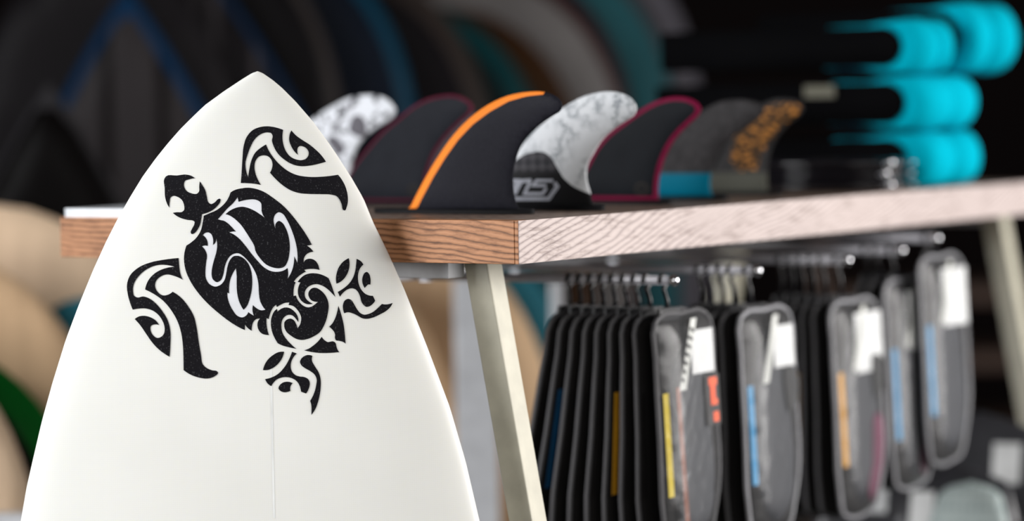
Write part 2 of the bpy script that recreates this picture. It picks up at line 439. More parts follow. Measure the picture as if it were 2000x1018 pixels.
turtle['turtle_front_flipper.001'] = [R3([(432, 88, c), (340, 98), (230, 120), (140, 160), (85, 215), (65, 280), (70, 340), (85, 400), (106, 455, c), (150, 447), (200, 447), (250, 463), (295, 500), (322, 545), (333, 590), (325, 630), (300, 652), (280, 655), (250, 635), (233, 600), (235, 572), (260, 560), (293, 564, c), (270, 532), (230, 508), (180, 498), (145, 505), (120, 522, c), (155, 560), (200, 625), (250, 695), (300, 745), (368, 790, c), (374, 700), (373, 600), (355, 530), (320, 470), (270, 410), (220, 373), (180, 361), (140, 368), (118, 358), (108, 320), (115, 270), (150, 215), (210, 165), (290, 137), (350, 138), (402, 150, c), (330, 163), (265, 195), (215, 250), (194, 312, c), (250, 340), (320, 390), (380, 460), (425, 540), (450, 620), (463, 720), (466, 800), (467, 884, c), (520, 918), (580, 938), (640, 944), (685, 930), (712, 902), (706, 893), (670, 885), (630, 868), (603, 840), (592, 780), (575, 680), (560, 580), (540, 500), (500, 430), (450, 370), (390, 327, c), (360, 347), (320, 353), (285, 330), (265, 290), (270, 255), (300, 222), (345, 205), (400, 215), (462, 243, c), (443, 190), (436, 140)])]
shell = F([(437, 45, c), (480, 18)]) + R4([(455, 60), (490, 57), (530, 62), (590, 82), (650, 120)]) + H([(380, 75), (470, 170), (560, 285), (640, 400), (712, 527, c)]) \
    + B([(288, 147, c), (335, 180), (378, 232, c), (320, 245), (265, 285), (243, 335), (243, 385, c), (265, 350), (310, 332), (360, 335), (410, 365), (445, 415), (460, 465), (466, 490, c), (420, 480), (350, 475), (290, 480), (250, 490, c), (272, 515, c), (225, 540), (170, 580), (125, 625), (103, 657, c), (126, 664, c), (105, 730), (97, 790), (97, 862, c), (130, 852, c), (150, 905), (190, 960)]) \
    + C([(260, 212), (310, 222), (360, 208), (400, 180), (443, 143, c), (395, 140), (350, 122), (318, 80), (306, 35)]) + B([(325, 780), (365, 748), (410, 743), (460, 765), (515, 810), (560, 870), (585, 930)]) \
    + C([(596, 215), (585, 300), (565, 390), (530, 480), (465, 580), (390, 630), (300, 670), (210, 685), (130, 668), (60, 625)]) \
    + A([(727, 648), (700, 600), (690, 545), (700, 495), (735, 465), (785, 455), (830, 480), (860, 530), (880, 590, c), (915, 540), (930, 480), (930, 430), (905, 370), (865, 315), (815, 275), (752, 262, c), (764, 226, c), (700, 232), (640, 258), (586, 292, c), (578, 258, c), (540, 290), (505, 350), (485, 405), (470, 462, c), (441, 447, c), (440, 520), (450, 600), (474, 688, c), (430, 685), (370, 665), (325, 610), (310, 545), (320, 490), (347, 455, c), (300, 460), (255, 500), (235, 560), (230, 628, c), (180, 595), (135, 540, c), (132, 618, c), (60, 585)]) \
    + R4([(407, 970), (300, 893), (220, 822), (150, 742), (105, 672), (78, 610), (66, 545), (68, 490), (82, 440, c), (115, 418), (150, 385), (175, 345), (188, 295)]) + F([(57, 375, c), (150, 335), (220, 305), (290, 260), (350, 205), (400, 135)])
hole1 = F([(538, 112, c), (552, 178, c), (620, 158), (700, 145), (770, 143), (830, 160), (870, 195), (878, 250), (880, 310), (922, 402, c), (850, 350), (770, 300), (690, 265), (610, 247), (530, 258), (450, 290), (367, 353, c), (430, 375), (510, 430), (590, 510), (650, 595), (710, 690), (780, 820)]) \
    + H([(50, 590), (110, 690), (180, 760), (260, 795), (330, 803), (390, 785), (430, 720), (450, 630), (455, 540), (440, 430), (405, 330), (365, 270), (325, 250), (298, 270), (287, 340, c), (272, 290), (265, 230), (285, 175), (325, 148), (370, 165), (420, 235), (470, 340), (515, 470), (540, 590), (546, 680), (543, 740, c), (525, 700), (507, 662, c), (502, 740), (480, 830), (430, 925, c), (436, 860), (428, 800, c), (380, 830), (310, 845), (230, 835), (150, 790), (80, 720), (0, 625)]) \
    + F([(640, 790), (560, 700), (490, 645), (422, 612, c), (460, 600), (512, 600, c), (450, 530), (390, 475), (340, 445), (300, 437), (258, 425, c), (320, 355), (400, 265), (470, 200)])
hole2 = G([(88, 105, c), (110, 82), (145, 76), (175, 95), (192, 140), (195, 180), (192, 208, c), (212, 190), (228, 140, c), (236, 200), (228, 280), (205, 360), (185, 440), (178, 510), (190, 565), (235, 597), (275, 575), (300, 520), (315, 440), (335, 380), (370, 325), (415, 298), (460, 295), (510, 325), (560, 375), (610, 445), (650, 530), (668, 620), (673, 710), (688, 800), (740, 884, c), (690, 890), (650, 870), (611, 836, c), (605, 880), (620, 947, c), (590, 930), (562, 910, c), (540, 945), (500, 965), (450, 950), (400, 890), (360, 810), (345, 750), (343, 706, c), (362, 715, c), (362, 640), (380, 550), (405, 495), (432, 452, c), (440, 530), (440, 620), (447, 720), (470, 810), (512, 886, c), (545, 850), (580, 760), (600, 660), (603, 570), (590, 470), (560, 400), (510, 345), (460, 322), (410, 325), (370, 365), (345, 430), (330, 510), (310, 580), (270, 625), (220, 643), (160, 620), (120, 560), (113, 490), (120, 400), (127, 300), (110, 260), (78, 222, c), (105, 213), (137, 218, c), (135, 170), (115, 130)])
turtle['turtle_shell'] = [shell, hole1, hole2]
turtle['turtle_spiral'] = [B([(155, 662, c), (200, 605), (260, 560), (330, 540), (400, 538), (470, 550), (530, 572), (592, 605, c), (625, 680), (660, 780), (692, 878, c), (640, 820), (570, 755), (500, 712), (430, 692), (360, 702), (300, 735), (262, 790), (255, 840), (268, 890), (310, 935), (368, 968, c), (300, 978), (240, 955), (190, 905), (162, 840), (158, 780), (170, 720), (195, 668, c)])]
turtle['turtle_spiral.001'] = [A([(597, 357, c), (640, 320), (700, 297), (760, 303), (820, 340), (865, 390), (888, 440), (890, 508, c), (855, 455), (810, 412), (765, 400), (715, 415), (675, 455), (653, 520), (652, 580), (665, 650), (710, 730), (780, 810), (862, 884, c), (760, 862), (670, 838), (600, 806, c), (560, 740), (525, 660), (505, 570), (503, 480), (520, 410), (550, 350), (590, 316, c)])]
turtle['turtle_tail'] = [C([(733, 198, c), (715, 290), (690, 370), (655, 440), (603, 497, c), (645, 535), (675, 575), (686, 610), (686, 660), (700, 690), (740, 697), (790, 708), (836, 740, c), (825, 600), (805, 450), (770, 310)])]
turtle['turtle_tail.001'] = [C([(496, 640, c), (440, 710), (370, 770), (310, 810), (246, 832, c), (350, 855), (480, 870), (620, 868), (745, 858, c), (720, 820), (705, 775), (690, 725), (660, 705), (625, 708), (585, 715), (545, 695)])]
turtle['turtle_rear_flipper'] = [D([(410, 115, c), (460, 140), (507, 197, c), (460, 250), (433, 330), (433, 430), (450, 500), (490, 570), (540, 615), (600, 637), (642, 640, c), (675, 710, c), (640, 755), (590, 790), (550, 797), (515, 775), (480, 725), (460, 650), (430, 585), (390, 545), (340, 533), (280, 550), (220, 595), (174, 655, c), (143, 585, c), (210, 545), (290, 480), (350, 400), (385, 310), (402, 210)])]
turtle['turtle_rear_leaf'] = [D([(300, 105, c), (220, 155), (155, 240), (125, 330), (117, 410), (125, 468, c), (190, 435), (250, 375), (290, 300), (310, 210)])]
turtle['turtle_rear_dot'] = [D([(605, 482, c), (580, 478), (555, 497), (527, 530, c), (505, 490), (490, 430), (500, 360), (530, 310), (555, 300), (585, 325), (605, 380), (610, 430)])]
turtle['turtle_rear_hook'] = [D([(236, 890, c), (218, 830), (217, 770), (240, 710), (290, 683), (335, 700), (370, 750), (420, 835), (470, 890), (520, 908), (580, 898), (650, 865), (710, 815), (770, 755, c), (820, 763), (870, 757), (924, 740, c), (890, 800), (830, 855), (740, 905), (640, 950), (550, 967), (490, 958), (430, 925), (350, 887), (290, 873)])]
turtle['turtle_rear_flipper.001'] = [E([(477, 117, c), (540, 140, c), (500, 185), (470, 245), (460, 310), (475, 375), (520, 425), (580, 445), (640, 453), (690, 480), (713, 530), (705, 590), (663, 672, c), (597, 647, c), (585, 590), (550, 520), (490, 475), (420, 455), (340, 460), (270, 490), (230, 530), (203, 574, c), (155, 540), (120, 480, c), (200, 460), (280, 420), (350, 355), (410, 270), (450, 190)])]
turtle['turtle_rear_leaf.001'] = [E([(373, 117, c), (300, 122), (220, 165), (150, 230), (110, 300), (92, 360, c), (150, 360), (220, 335), (290, 280), (345, 205)])]
turtle['turtle_rear_dot.001'] = [E([(487, 533, c), (460, 570), (457, 635, c), (420, 650), (370, 655), (320, 635), (297, 600), (315, 560), (360, 525), (420, 515)])]
turtle['turtle_rear_hook.001'] = [E([(748, 172, c), (690, 160), (640, 175), (600, 210), (583, 250), (600, 295), (650, 335), (720, 375), (780, 425), (803, 480), (797, 560), (775, 650), (718, 768, c), (733, 830), (735, 900), (733, 957, c), (780, 890), (820, 790), (845, 690), (858, 580), (855, 470), (830, 390), (780, 310), (740, 225)])]
turt = decal('turtle_film', [spline(shell, 3)], 12, M_FILM, 0.00015)
turt['label'] = 'faint bluish film under the turtle print'
for nm, loops in turtle.items():
    o = decal(nm.split('.')[0], [spline(l, 4) for l in loops], 12, M_PRINT, 0.0004, sb)
    o['label'] = 'glossy black tribal print'
# stringer line down the middle of the lower board
st, k = [], 0
for py in range(700, 1018, 12):
    for dx in (-2.0, 2.0):
        p, z = on_board(529 + (py - 700) * 0.02 + dx, py); st.append(bpt(p.x, p.y, z + 0.00012) - base)
mesh_obj('stringer', st, [(2 * i, 2 * i + 1, 2 * i + 3, 2 * i + 2) for i in range(len(st) // 2 - 1)], M_STRINGER, sb)

# ------------------------------------------------------------------ fins
def carbon(c0, c1, sc_):
    def f(nt, b):
        ck = N(nt, 'ShaderNodeTexChecker'); ck.inputs['Scale'].default_value = sc_
        ck.inputs['Color1'].default_value = (*c0, 1); ck.inputs['Color2'].default_value = (*c1, 1)
        nt.links.new(coords(nt, rot=(0, 0.6, 0)), ck.inputs['Vector'])
        n = noise(nt, coords(nt), 30)
        nt.links.new(mix(nt, ramp(nt, n, [(0.35, (0, 0, 0)), (0.65, (1, 1, 1))]), ck.outputs[0], c0), b.inputs['Base Color'])
    return f
def band(nt, a, edge, soft=0.0002):
    # 1 below the edge distance, 0 above
    s = N(nt, 'ShaderNodeMapRange'); s.inputs['From Min'].default_value = edge - soft; s.inputs['From Max'].default_value = edge + soft
    s.inputs['To Min'].default_value = 1.0; s.inputs['To Max'].default_value = 0.0
    nt.links.new(a, s.inputs['Value']); return s.outputs[0]
def f_border(core, rimc, wd):
    def f(nt, b):
        n = noise(nt, coords(nt), 60)
        k = ramp(nt, n, [(0.3, tuple(x * 0.9 for x in core)), (0.7, tuple(x * 1.1 for x in core))])
        nt.links.new(mix(nt, band(nt, attr(nt, 'edge'), wd), k, rimc), b.inputs['Base Color'])
    return f
def f_orange(nt, b):
    n = noise(nt, coords(nt), 300)
    k = ramp(nt, n, [(0.3, (0.0125, 0.0125, 0.017)), (0.7, (0.0165, 0.0165, 0.022))])
    nt.links.new(mix(nt, band(nt, attr(nt, 'lead'), 1.0, 0.03), k, (0.80, 0.22, 0.03)), b.inputs['Base Color'])
def f_marble(nt, b):
    v = coords(nt)
    n = noise(nt, v, 38, 7, 0.65); n2 = noise(nt, v, 22, 4)
    vein = ramp(nt, maths(nt, 'ABSOLUTE', maths(nt, 'SUBTRACT', n, 0.5)), [(0.0, (0.22, 0.24, 0.26)), (0.035, (0.52, 0.54, 0.56)), (0.11, (0.62, 0.64, 0.66))])
    veil = mix(nt, ramp(nt, n2, [(0.45, (0, 0, 0)), (0.6, (1, 1, 1))]), (0.63, 0.65, 0.67), vein)
    ck = N(nt, 'ShaderNodeTexChecker'); ck.inputs['Scale'].default_value = 130; ck.inputs['Color1'].default_value = (0.03, 0.03, 0.034, 1); ck.inputs['Color2'].default_value = (0.06, 0.058, 0.064, 1)
    nt.links.new(coords(nt, rot=(0, 0.8, 0)), ck.inputs['Vector'])
    hi = ramp(nt, attr(nt, 'hgt'), [(0.30, (0, 0, 0)), (0.36, (1, 1, 1))])
    dark = mix(nt, hi, (0.014, 0.014, 0.015), ck.outputs[0])
    nt.links.new(mix(nt, band(nt, attr(nt, 'wave'), 0.0, 0.4), veil, dark), b.inputs['Base Color'])
def f_splat(nt, b):
    v = coords(nt)
    n = noise(nt, v, 75, 3, 0.55); n2 = noise(nt, v, 34, 2)
    s = ramp(nt, n, [(0.57, (0.66, 0.68, 0.72)), (0.62, (0.04, 0.04, 0.045))])
    nt.links.new(mix(nt, ramp(nt, n2, [(0.60, (0, 0, 0)), (0.64, (0.7, 0.7, 0.7))]), s, (0.30, 0.29, 0.32)), b.inputs['Base Color'])
def f_two(up, low, split):
    def f(nt, b):
        n = noise(nt, coords(nt), 120, 4, 0.7)
        k = ramp(nt, n, [(0.3, tuple(x * 0.6 for x in up)), (0.7, tuple(x * 1.4 for x in up))])
        nt.links.new(mix(nt, band(nt, attr(nt, 'hgt'), split, 0.01), k, low), b.inputs['Base Color'])
    return f
def f_hex(nt, b):
    v = coords(nt, (1, 1, 1.6))
    vo = N(nt, 'ShaderNodeTexVoronoi', feature='DISTANCE_TO_EDGE'); vo.inputs['Scale'].default_value = 85; nt.links.new(v, vo.inputs['Vector'])
    cell = ramp(nt, vo.outputs['Distance'], [(0.10, (0.03, 0.02, 0.012)), (0.30, (0.42, 0.17, 0.035))])
    n = noise(nt, coords(nt), 120, 4, 0.7)
    k = ramp(nt, n, [(0.3, (0.02, 0.02, 0.021)), (0.7, (0.045, 0.043, 0.043))])
    k = mix(nt, band(nt, attr(nt, 'patch'), 0.0, 1.5), k, cell)
    nt.links.new(mix(nt, band(nt, attr(nt, 'hgt'), 0.24, 0.01), k, (0.075, 0.075, 0.062)), b.inputs['Base Color'])
FIN_MATS = {
 'splat': mat('white_splatter_fin', (0.8, 0.8, 0.8), 0.5, 0.04, build=f_splat),
 'maroon': mat('maroon_edged_fin', (0.02, 0.02, 0.02), 0.5, 0.04, build=f_border((0.011, 0.012, 0.016), (0.085, 0.014, 0.028), 0.0030)),
 'grey': mat('slate_fin', (0.04, 0.04, 0.046), 0.5, 0.07),
 'orange': mat('orange_striped_fin', (0.02, 0.02, 0.02), 0.5, 0.04, build=f_orange),
 'marble': mat('marble_fin', (0.6, 0.6, 0.6), 0.5, 0.04, build=f_marble),
 'crimson': mat('crimson_edged_fin', (0.02, 0.02, 0.02), 0.5, 0.04, build=f_border((0.006, 0.007, 0.009), (0.15, 0.007, 0.034), 0.0044)),
 'teal': mat('teal_based_fin', (0.04, 0.04, 0.04), 0.5, 0.04, build=f_two((0.032, 0.03, 0.031), (0.0, 0.12, 0.19), 0.27)),
 'hex': mat('amber_celled_fin', (0.04, 0.04, 0.04), 0.5, 0.04, build=f_hex)}
def poly_attr(loop):
    P = [Vector(p[:2]) for p in loop]
    return lambda q: (-1 if inside(q, P) else 1) * seg_dist(q, P)
M_LOGO = mat('silver_print', (0.30, 0.31, 0.35), 0.5, 0.1)
M_PLATE = mat('matt_black_plate', (0.008, 0.008, 0.009), 0.6, 0.08)
M_GREYBLOT = mat('grey_blot_print', (0.12, 0.115, 0.13), 0.6, 0.05)
M_DOT = mat('grey_ring_print', (0.022, 0.020, 0.019), 0.6, 0.04)
def fin(kind, outline, base_px, plate, label, thick=0.0032, attrs_px=None, lead=None, y_off=0.0):
    """outline in picture points on the fin's own upright plane, which crosses the table top at base_px"""
    b0 = table_px(*base_px); P0 = T(b0.x, b0.y, 0)
    def loc(px, py): q = toT(on_plane(px, py, P0, TY)); return Vector((q.x - b0.x, q.z))
    r = root('surfboard_fin', P0, label, 'fin', 'surfboard fins standing on the table', rz=-YAW)
    ol = spline(outline, 3)
    L2 = [loc(p.x, p.y) for p in ol]
    zmin, zmax = 0.004, max(p.y for p in L2)
    L2 = [Vector((p.x, max(p.y, zmin))) for p in L2]
    # back to picture points for print attributes
    def pic(v):
        d = T(b0.x + v.x, b0.y, v.y) - CAM; z = d.dot(VD)
        return Vector((1000 + FPX * d.dot(VR) / z, 509 - FPX * d.dot(VU) / z))
    at = {'hgt': lambda v: v.y / zmax}
    for k, f in (attrs_px or {}).items(): at[k] = (lambda g: (lambda v: g(pic(v))))(f)
    body = inflate('fin_blade', L2, lambda x, y, h: (x, -h, y), thick, 0.0006, 0.022, 0.0045, FIN_MATS[kind], r, at, 0.6)
    x0, x1 = plate
    xa, xb = loc(x0, base_px[1]).x, loc(x1, base_px[1]).x
    pl = spline([(xa, -0.002), (xa + 0.01, -0.009), (xa + 0.04, -0.0105), (xb - 0.04, -0.0105), (xb - 0.01, -0.009), (xb, -0.002), (xb, 0.002), (xb - 0.01, 0.009), (xb - 0.04, 0.0105), (xa + 0.04, 0.0105), (xa + 0.01, 0.009), (xa, 0.002)], 3)
    n = len(pl); vs_ = [(p.x, p.y, 0.0) for p in pl] + [(p.x, p.y, 0.0032) for p in pl] + [(p.x, p.y * 0.85, 0.0045) for p in pl]
    fs = [tuple(range(n))[::-1], tuple(range(2 * n, 3 * n))] + [(k * n + i, k * n + (i + 1) % n, (k + 1) * n + (i + 1) % n, (k + 1) * n + i) for k in (0, 1) for i in range(n)]
    sharp(recalc(mesh_obj('base_plate', vs_, fs, M_PLATE, r)), 30)
    r['_'] = 0; del r['_']
    def flat(name, loops, m, parent=None, lift=0.0003):
        lp = [[loc(p.x, p.y) for p in spline(l, 3)] for l in loops]
        vv, tris = fill(lp, 0.006)
        def hh(p):
            d = seg_dist(p, L2); return 0.0006 + (thick - 0.0006) * (1 - (1 - min(d / 0.022, 1)) ** 2) ** 0.6
        return mesh_obj(name, [(p.x, -hh(p) - lift, p.y) for p in vv], tris, m, parent or r)
    return r, flat
c6, c7, cs = Z(580, 150, 3.393), Z(980, 150, 3.226), Z(600, 170, 5.989)
# back row
o1 = cs([(500, 1000), (530, 850), (560, 750), (610, 660), (680, 580), (760, 510), (860, 440), (950, 390), (1010, 330), (1028, 270), (1000, 210), (940, 150), (850, 105), (740, 92), (620, 100), (500, 125), (380, 180), (220, 270), (60, 385), (-120, 560), (-260, 760), (-380, 1000), (-460, 1340, c), (470, 1340, c), (480, 1150)])
r1, fl = fin('splat', o1, (690, 396), (520, 700), 'white fin splattered with grey and black, half hidden by the surfboard')
for nm, lp in (('grey_blot', [(560, 340), (640, 330), (700, 400), (710, 480), (680, 560), (640, 590), (560, 560), (510, 520), (515, 430)]), ('grey_blot', [(250, 590), (340, 570), (420, 640), (465, 720), (430, 790), (380, 800), (320, 740)]), ('grey_blot', [(300, 520), (340, 430), (400, 370), (465, 350), (460, 370), (400, 420), (350, 500), (320, 530)]), ('grey_blot', [(170, 420), (195, 440), (185, 465), (160, 455)]), ('grey_blot', [(520, 170), (565, 165), (560, 240), (535, 250)]), ('grey_blot', [(370, 215), (400, 220), (415, 250), (390, 255)])):
    fl(nm, [cs(lp)], M_GREYBLOT)
o2 = c6([(1040, 118), (1110, 140), (1155, 175), (1170, 210), (1150, 245), (1090, 300), (1010, 380), (940, 470), (890, 570), (860, 680), (850, 850, c), (230, 850, c), (300, 720), (400, 560), (480, 460), (570, 360), (680, 270), (780, 190), (880, 140), (960, 122)])
def ring(flat, cx, cy, r_):
    for nm, q0, q1 in (('round_emblem', r_, r_ * 0.62), ('round_emblem', r_ * 0.3, 0)):
        lp = [[(cx + q0 * math.cos(t * math.pi / 5), cy + q0 * math.sin(t * math.pi / 5)) for t in range(10)]]
        if q1: lp.append([(cx + q1 * math.cos(t * math.pi / 5), cy + q1 * math.sin(t * math.pi / 5)) for t in range(10)])
        flat(nm, lp, M_DOT)
r2, fl = fin('maroon', o2, (830, 402), (640, 850), 'black fin with a thin maroon border, behind the orange-striped fin')
ring(fl, 811, 371, 12)
og = c6([(1180, 235), (1235, 262), (1250, 300), (1180, 380), (1100, 480), (1050, 600), (1030, 850, c), (560, 850, c), (640, 700), (760, 500), (900, 350), (1050, 260)])
fin('grey', og, (912, 394.5), (790, 926), 'plain slate grey fin squeezed between the maroon-edged and orange-striped fins')
# front row
lead_in = [Vector(p[:2]) for p in c6([(760, 845), (800, 770), (870, 640), (950, 510), (1040, 385), (1140, 280), (1260, 190), (1400, 125), (1530, 100), (1640, 98)])]
lead_out = [Vector(p[:2]) for p in c6([(738, 890)])] + lead_in
def lead_f(q):
    d = seg_dist(q, lead_out, False)
    tip = max(0.0, min(1.0, (q.x - 960) / 105.0)) if q.y < 260 else 0.0
    return d / (14.5 - 9.0 * tip) if q.x < 1064 else 5.0
o4 = c6([(738, 900, c), (800, 770), (870, 640), (950, 510), (1040, 385), (1140, 280), (1260, 190), (1400, 125), (1530, 100), (1640, 100), (1700, 120), (1745, 155), (1758, 190), (1745, 225), (1700, 255), (1620, 310), (1560, 360), (1500, 430), (1455, 530), (1435, 620), (1432, 720), (1445, 810), (1480, 900, c)])
fin('orange', o4, (1024, 417.5), (733, 1042), 'matt black fin with a bright orange stripe along its curved leading edge', attrs_px={'lead': lead_f})
o5 = c7([(580, 835, c), (555, 720), (535, 650), (540, 560), (580, 480), (640, 390), (720, 320), (790, 275), (840, 235), (850, 190), (820, 140), (760, 105), (680, 92), (580, 105), (480, 140), (380, 200), (290, 270), (200, 350), (140, 420), (80, 510), (10, 620), (-60, 740), (-110, 835, c)])
wave = [(-400, 1000), (-200, 760), (0, 600), (50, 560), (95, 525), (150, 488), (240, 468), (290, 480), (325, 510), (355, 565), (400, 640), (460, 692), (545, 733), (700, 790), (800, 1000)]
wp = [Vector(p) for p in c7(wave)]
r5, fl = fin('marble', o5, (1165, 410.5), (990, 1180), 'white marbled fin with a dark carbon base and silver logo', attrs_px={'wave': poly_attr(c7(wave))})
cl_ = Z(980, 310, 8.485)
def stroke(pts, wd):
    P = [Vector(p) for p in pts]; Lf, Rt = [], []
    for i, p in enumerate(P):
        a = P[max(i - 1, 0)]; b = P[min(i + 1, len(P) - 1)]; d0 = (p - a).normalized() if i else (b - p).normalized(); d1 = (b - p).normalized() if i < len(P) - 1 else d0
        n0 = Vector((-d0.y, d0.x)); n1 = Vector((-d1.y, d1.x)); m_ = (n0 + n1); m_ = m_ / max(0.35, m_.length_squared) * 2 if m_.length > 1e-6 else n0
        Lf.append(p + m_ * wd / 2); Rt.append(p - m_ * wd / 2)
    return [(v.x, v.y, c) for v in Lf] + [(v.x, v.y, c) for v in Rt[::-1]]
for pts, wd in (([(100, 664), (800, 664), (950, 460), (905, 395)], 62), ([(140, 365), (300, 365), (190, 560)], 58), ([(235, 590), (355, 372), (520, 358)], 58), ([(880, 362), (610, 362), (545, 440), (770, 445)], 46), ([(500, 380), (405, 580), (700, 580), (770, 490)], 50)):
    fl('silver_logo', [cl_(stroke(pts, wd))], M_LOGO)
o6 = c7([(990, 795, c), (985, 730), (990, 650), (1010, 560), (1050, 460), (1110, 370), (1180, 300), (1240, 240), (1255, 200), (1235, 165), (1180, 135), (1100, 125), (1030, 135), (950, 165), (850, 225), (760, 290), (680, 350), (600, 440), (550, 530), (500, 620), (450, 720), (420, 795, c)])
r6, fl = fin('crimson', o6, (1286, 399.5), (1130, 1312), 'black fin with a bold crimson border')
ring(fl, 1256, 369, 14)
o7 = c7([(1330, 770, c), (1310, 680), (1330, 560), (1390, 450), (1480, 360), (1580, 290), (1640, 240), (1655, 200), (1620, 165), (1560, 148), (1470, 143), (1370, 160), (1270, 210), (1180, 290), (1100, 370), (1040, 460), (980, 560), (930, 660), (880, 770, c)])
fin('teal', o7, (1393, 391.5), (1260, 1420), 'dark mottled fin with a teal block at its base')
o8 = c7([(1680, 745, c), (1670, 640), (1680, 510), (1720, 400), (1800, 300), (1880, 235), (1898, 195), (1870, 160), (1800, 140), (1700, 150), (1600, 195), (1510, 290), (1440, 380), (1380, 480), (1330, 580), (1290, 670), (1260, 745, c)])
patch = c7([(1610, 215), (1720, 175), (1840, 160), (1890, 190), (1870, 240), (1760, 320), (1700, 400), (1640, 480), (1610, 590), (1500, 590), (1450, 520), (1470, 390), (1530, 310)])
fin('hex', o8, (1502, 382.5), (1365, 1528), 'dark fin with an amber cell pattern and olive grey base', attrs_px={'patch': poly_attr(patch)})

# ------------------------------------------------------------------ sheets on the table behind the surfboard
M_SHEET = mat('white_sheet', (0.62, 0.65, 0.68), 0.25, 0.5)
pL = toT(on_plane(121, 424, T(0, 0.004, 0), TY))
for k, (z0, z1, lab) in enumerate(((0.0, 0.0042, 'lower of two white sheets stacked at the far table corner'), (0.0048, 0.0088, 'upper of two white sheets stacked at the far table corner'))):
    r = root('white_sheet', T(-TW + 0.09, 0.07, 0.0 if k == 0 else 0.0045), lab, 'sheet', 'white sheets at the table corner', rz=-YAW)
    vs_ = []; cxs = []
    o = spline([(-0.088, -0.066, c), (0.10, -0.066, c), (0.10, 0.066, c), (-0.088, 0.066, c)], 2)
    pts = []
    for (sx, sy) in ((-0.088, -0.067), (0.10, -0.067), (0.10, 0.067), (-0.088, 0.067)):
        for a in range(5):
            q = math.atan2(sy, sx); ang = math.radians({(-1, -1): 180, (1, -1): 270, (1, 1): 0, (-1, 1): 90}[(1 if sx > 0 else -1, 1 if sy > 0 else -1)] + a * 22.5)
            pts.append((sx - math.copysign(0.004, sx) + 0.004 * math.cos(ang), sy - math.copysign(0.004, sy) + 0.004 * math.sin(ang)))
    n = len(pts); h = 0.0042
    vs_ = [(x, y, 0) for x, y in pts] + [(x, y, h) for x, y in pts]
    sharp(recalc(mesh_obj('sheet_body', vs_, [tuple(range(n)), tuple(range(n, 2 * n))] + [(i, (i + 1) % n, n + (i + 1) % n, n + i) for i in range(n)], M_SHEET, r)))

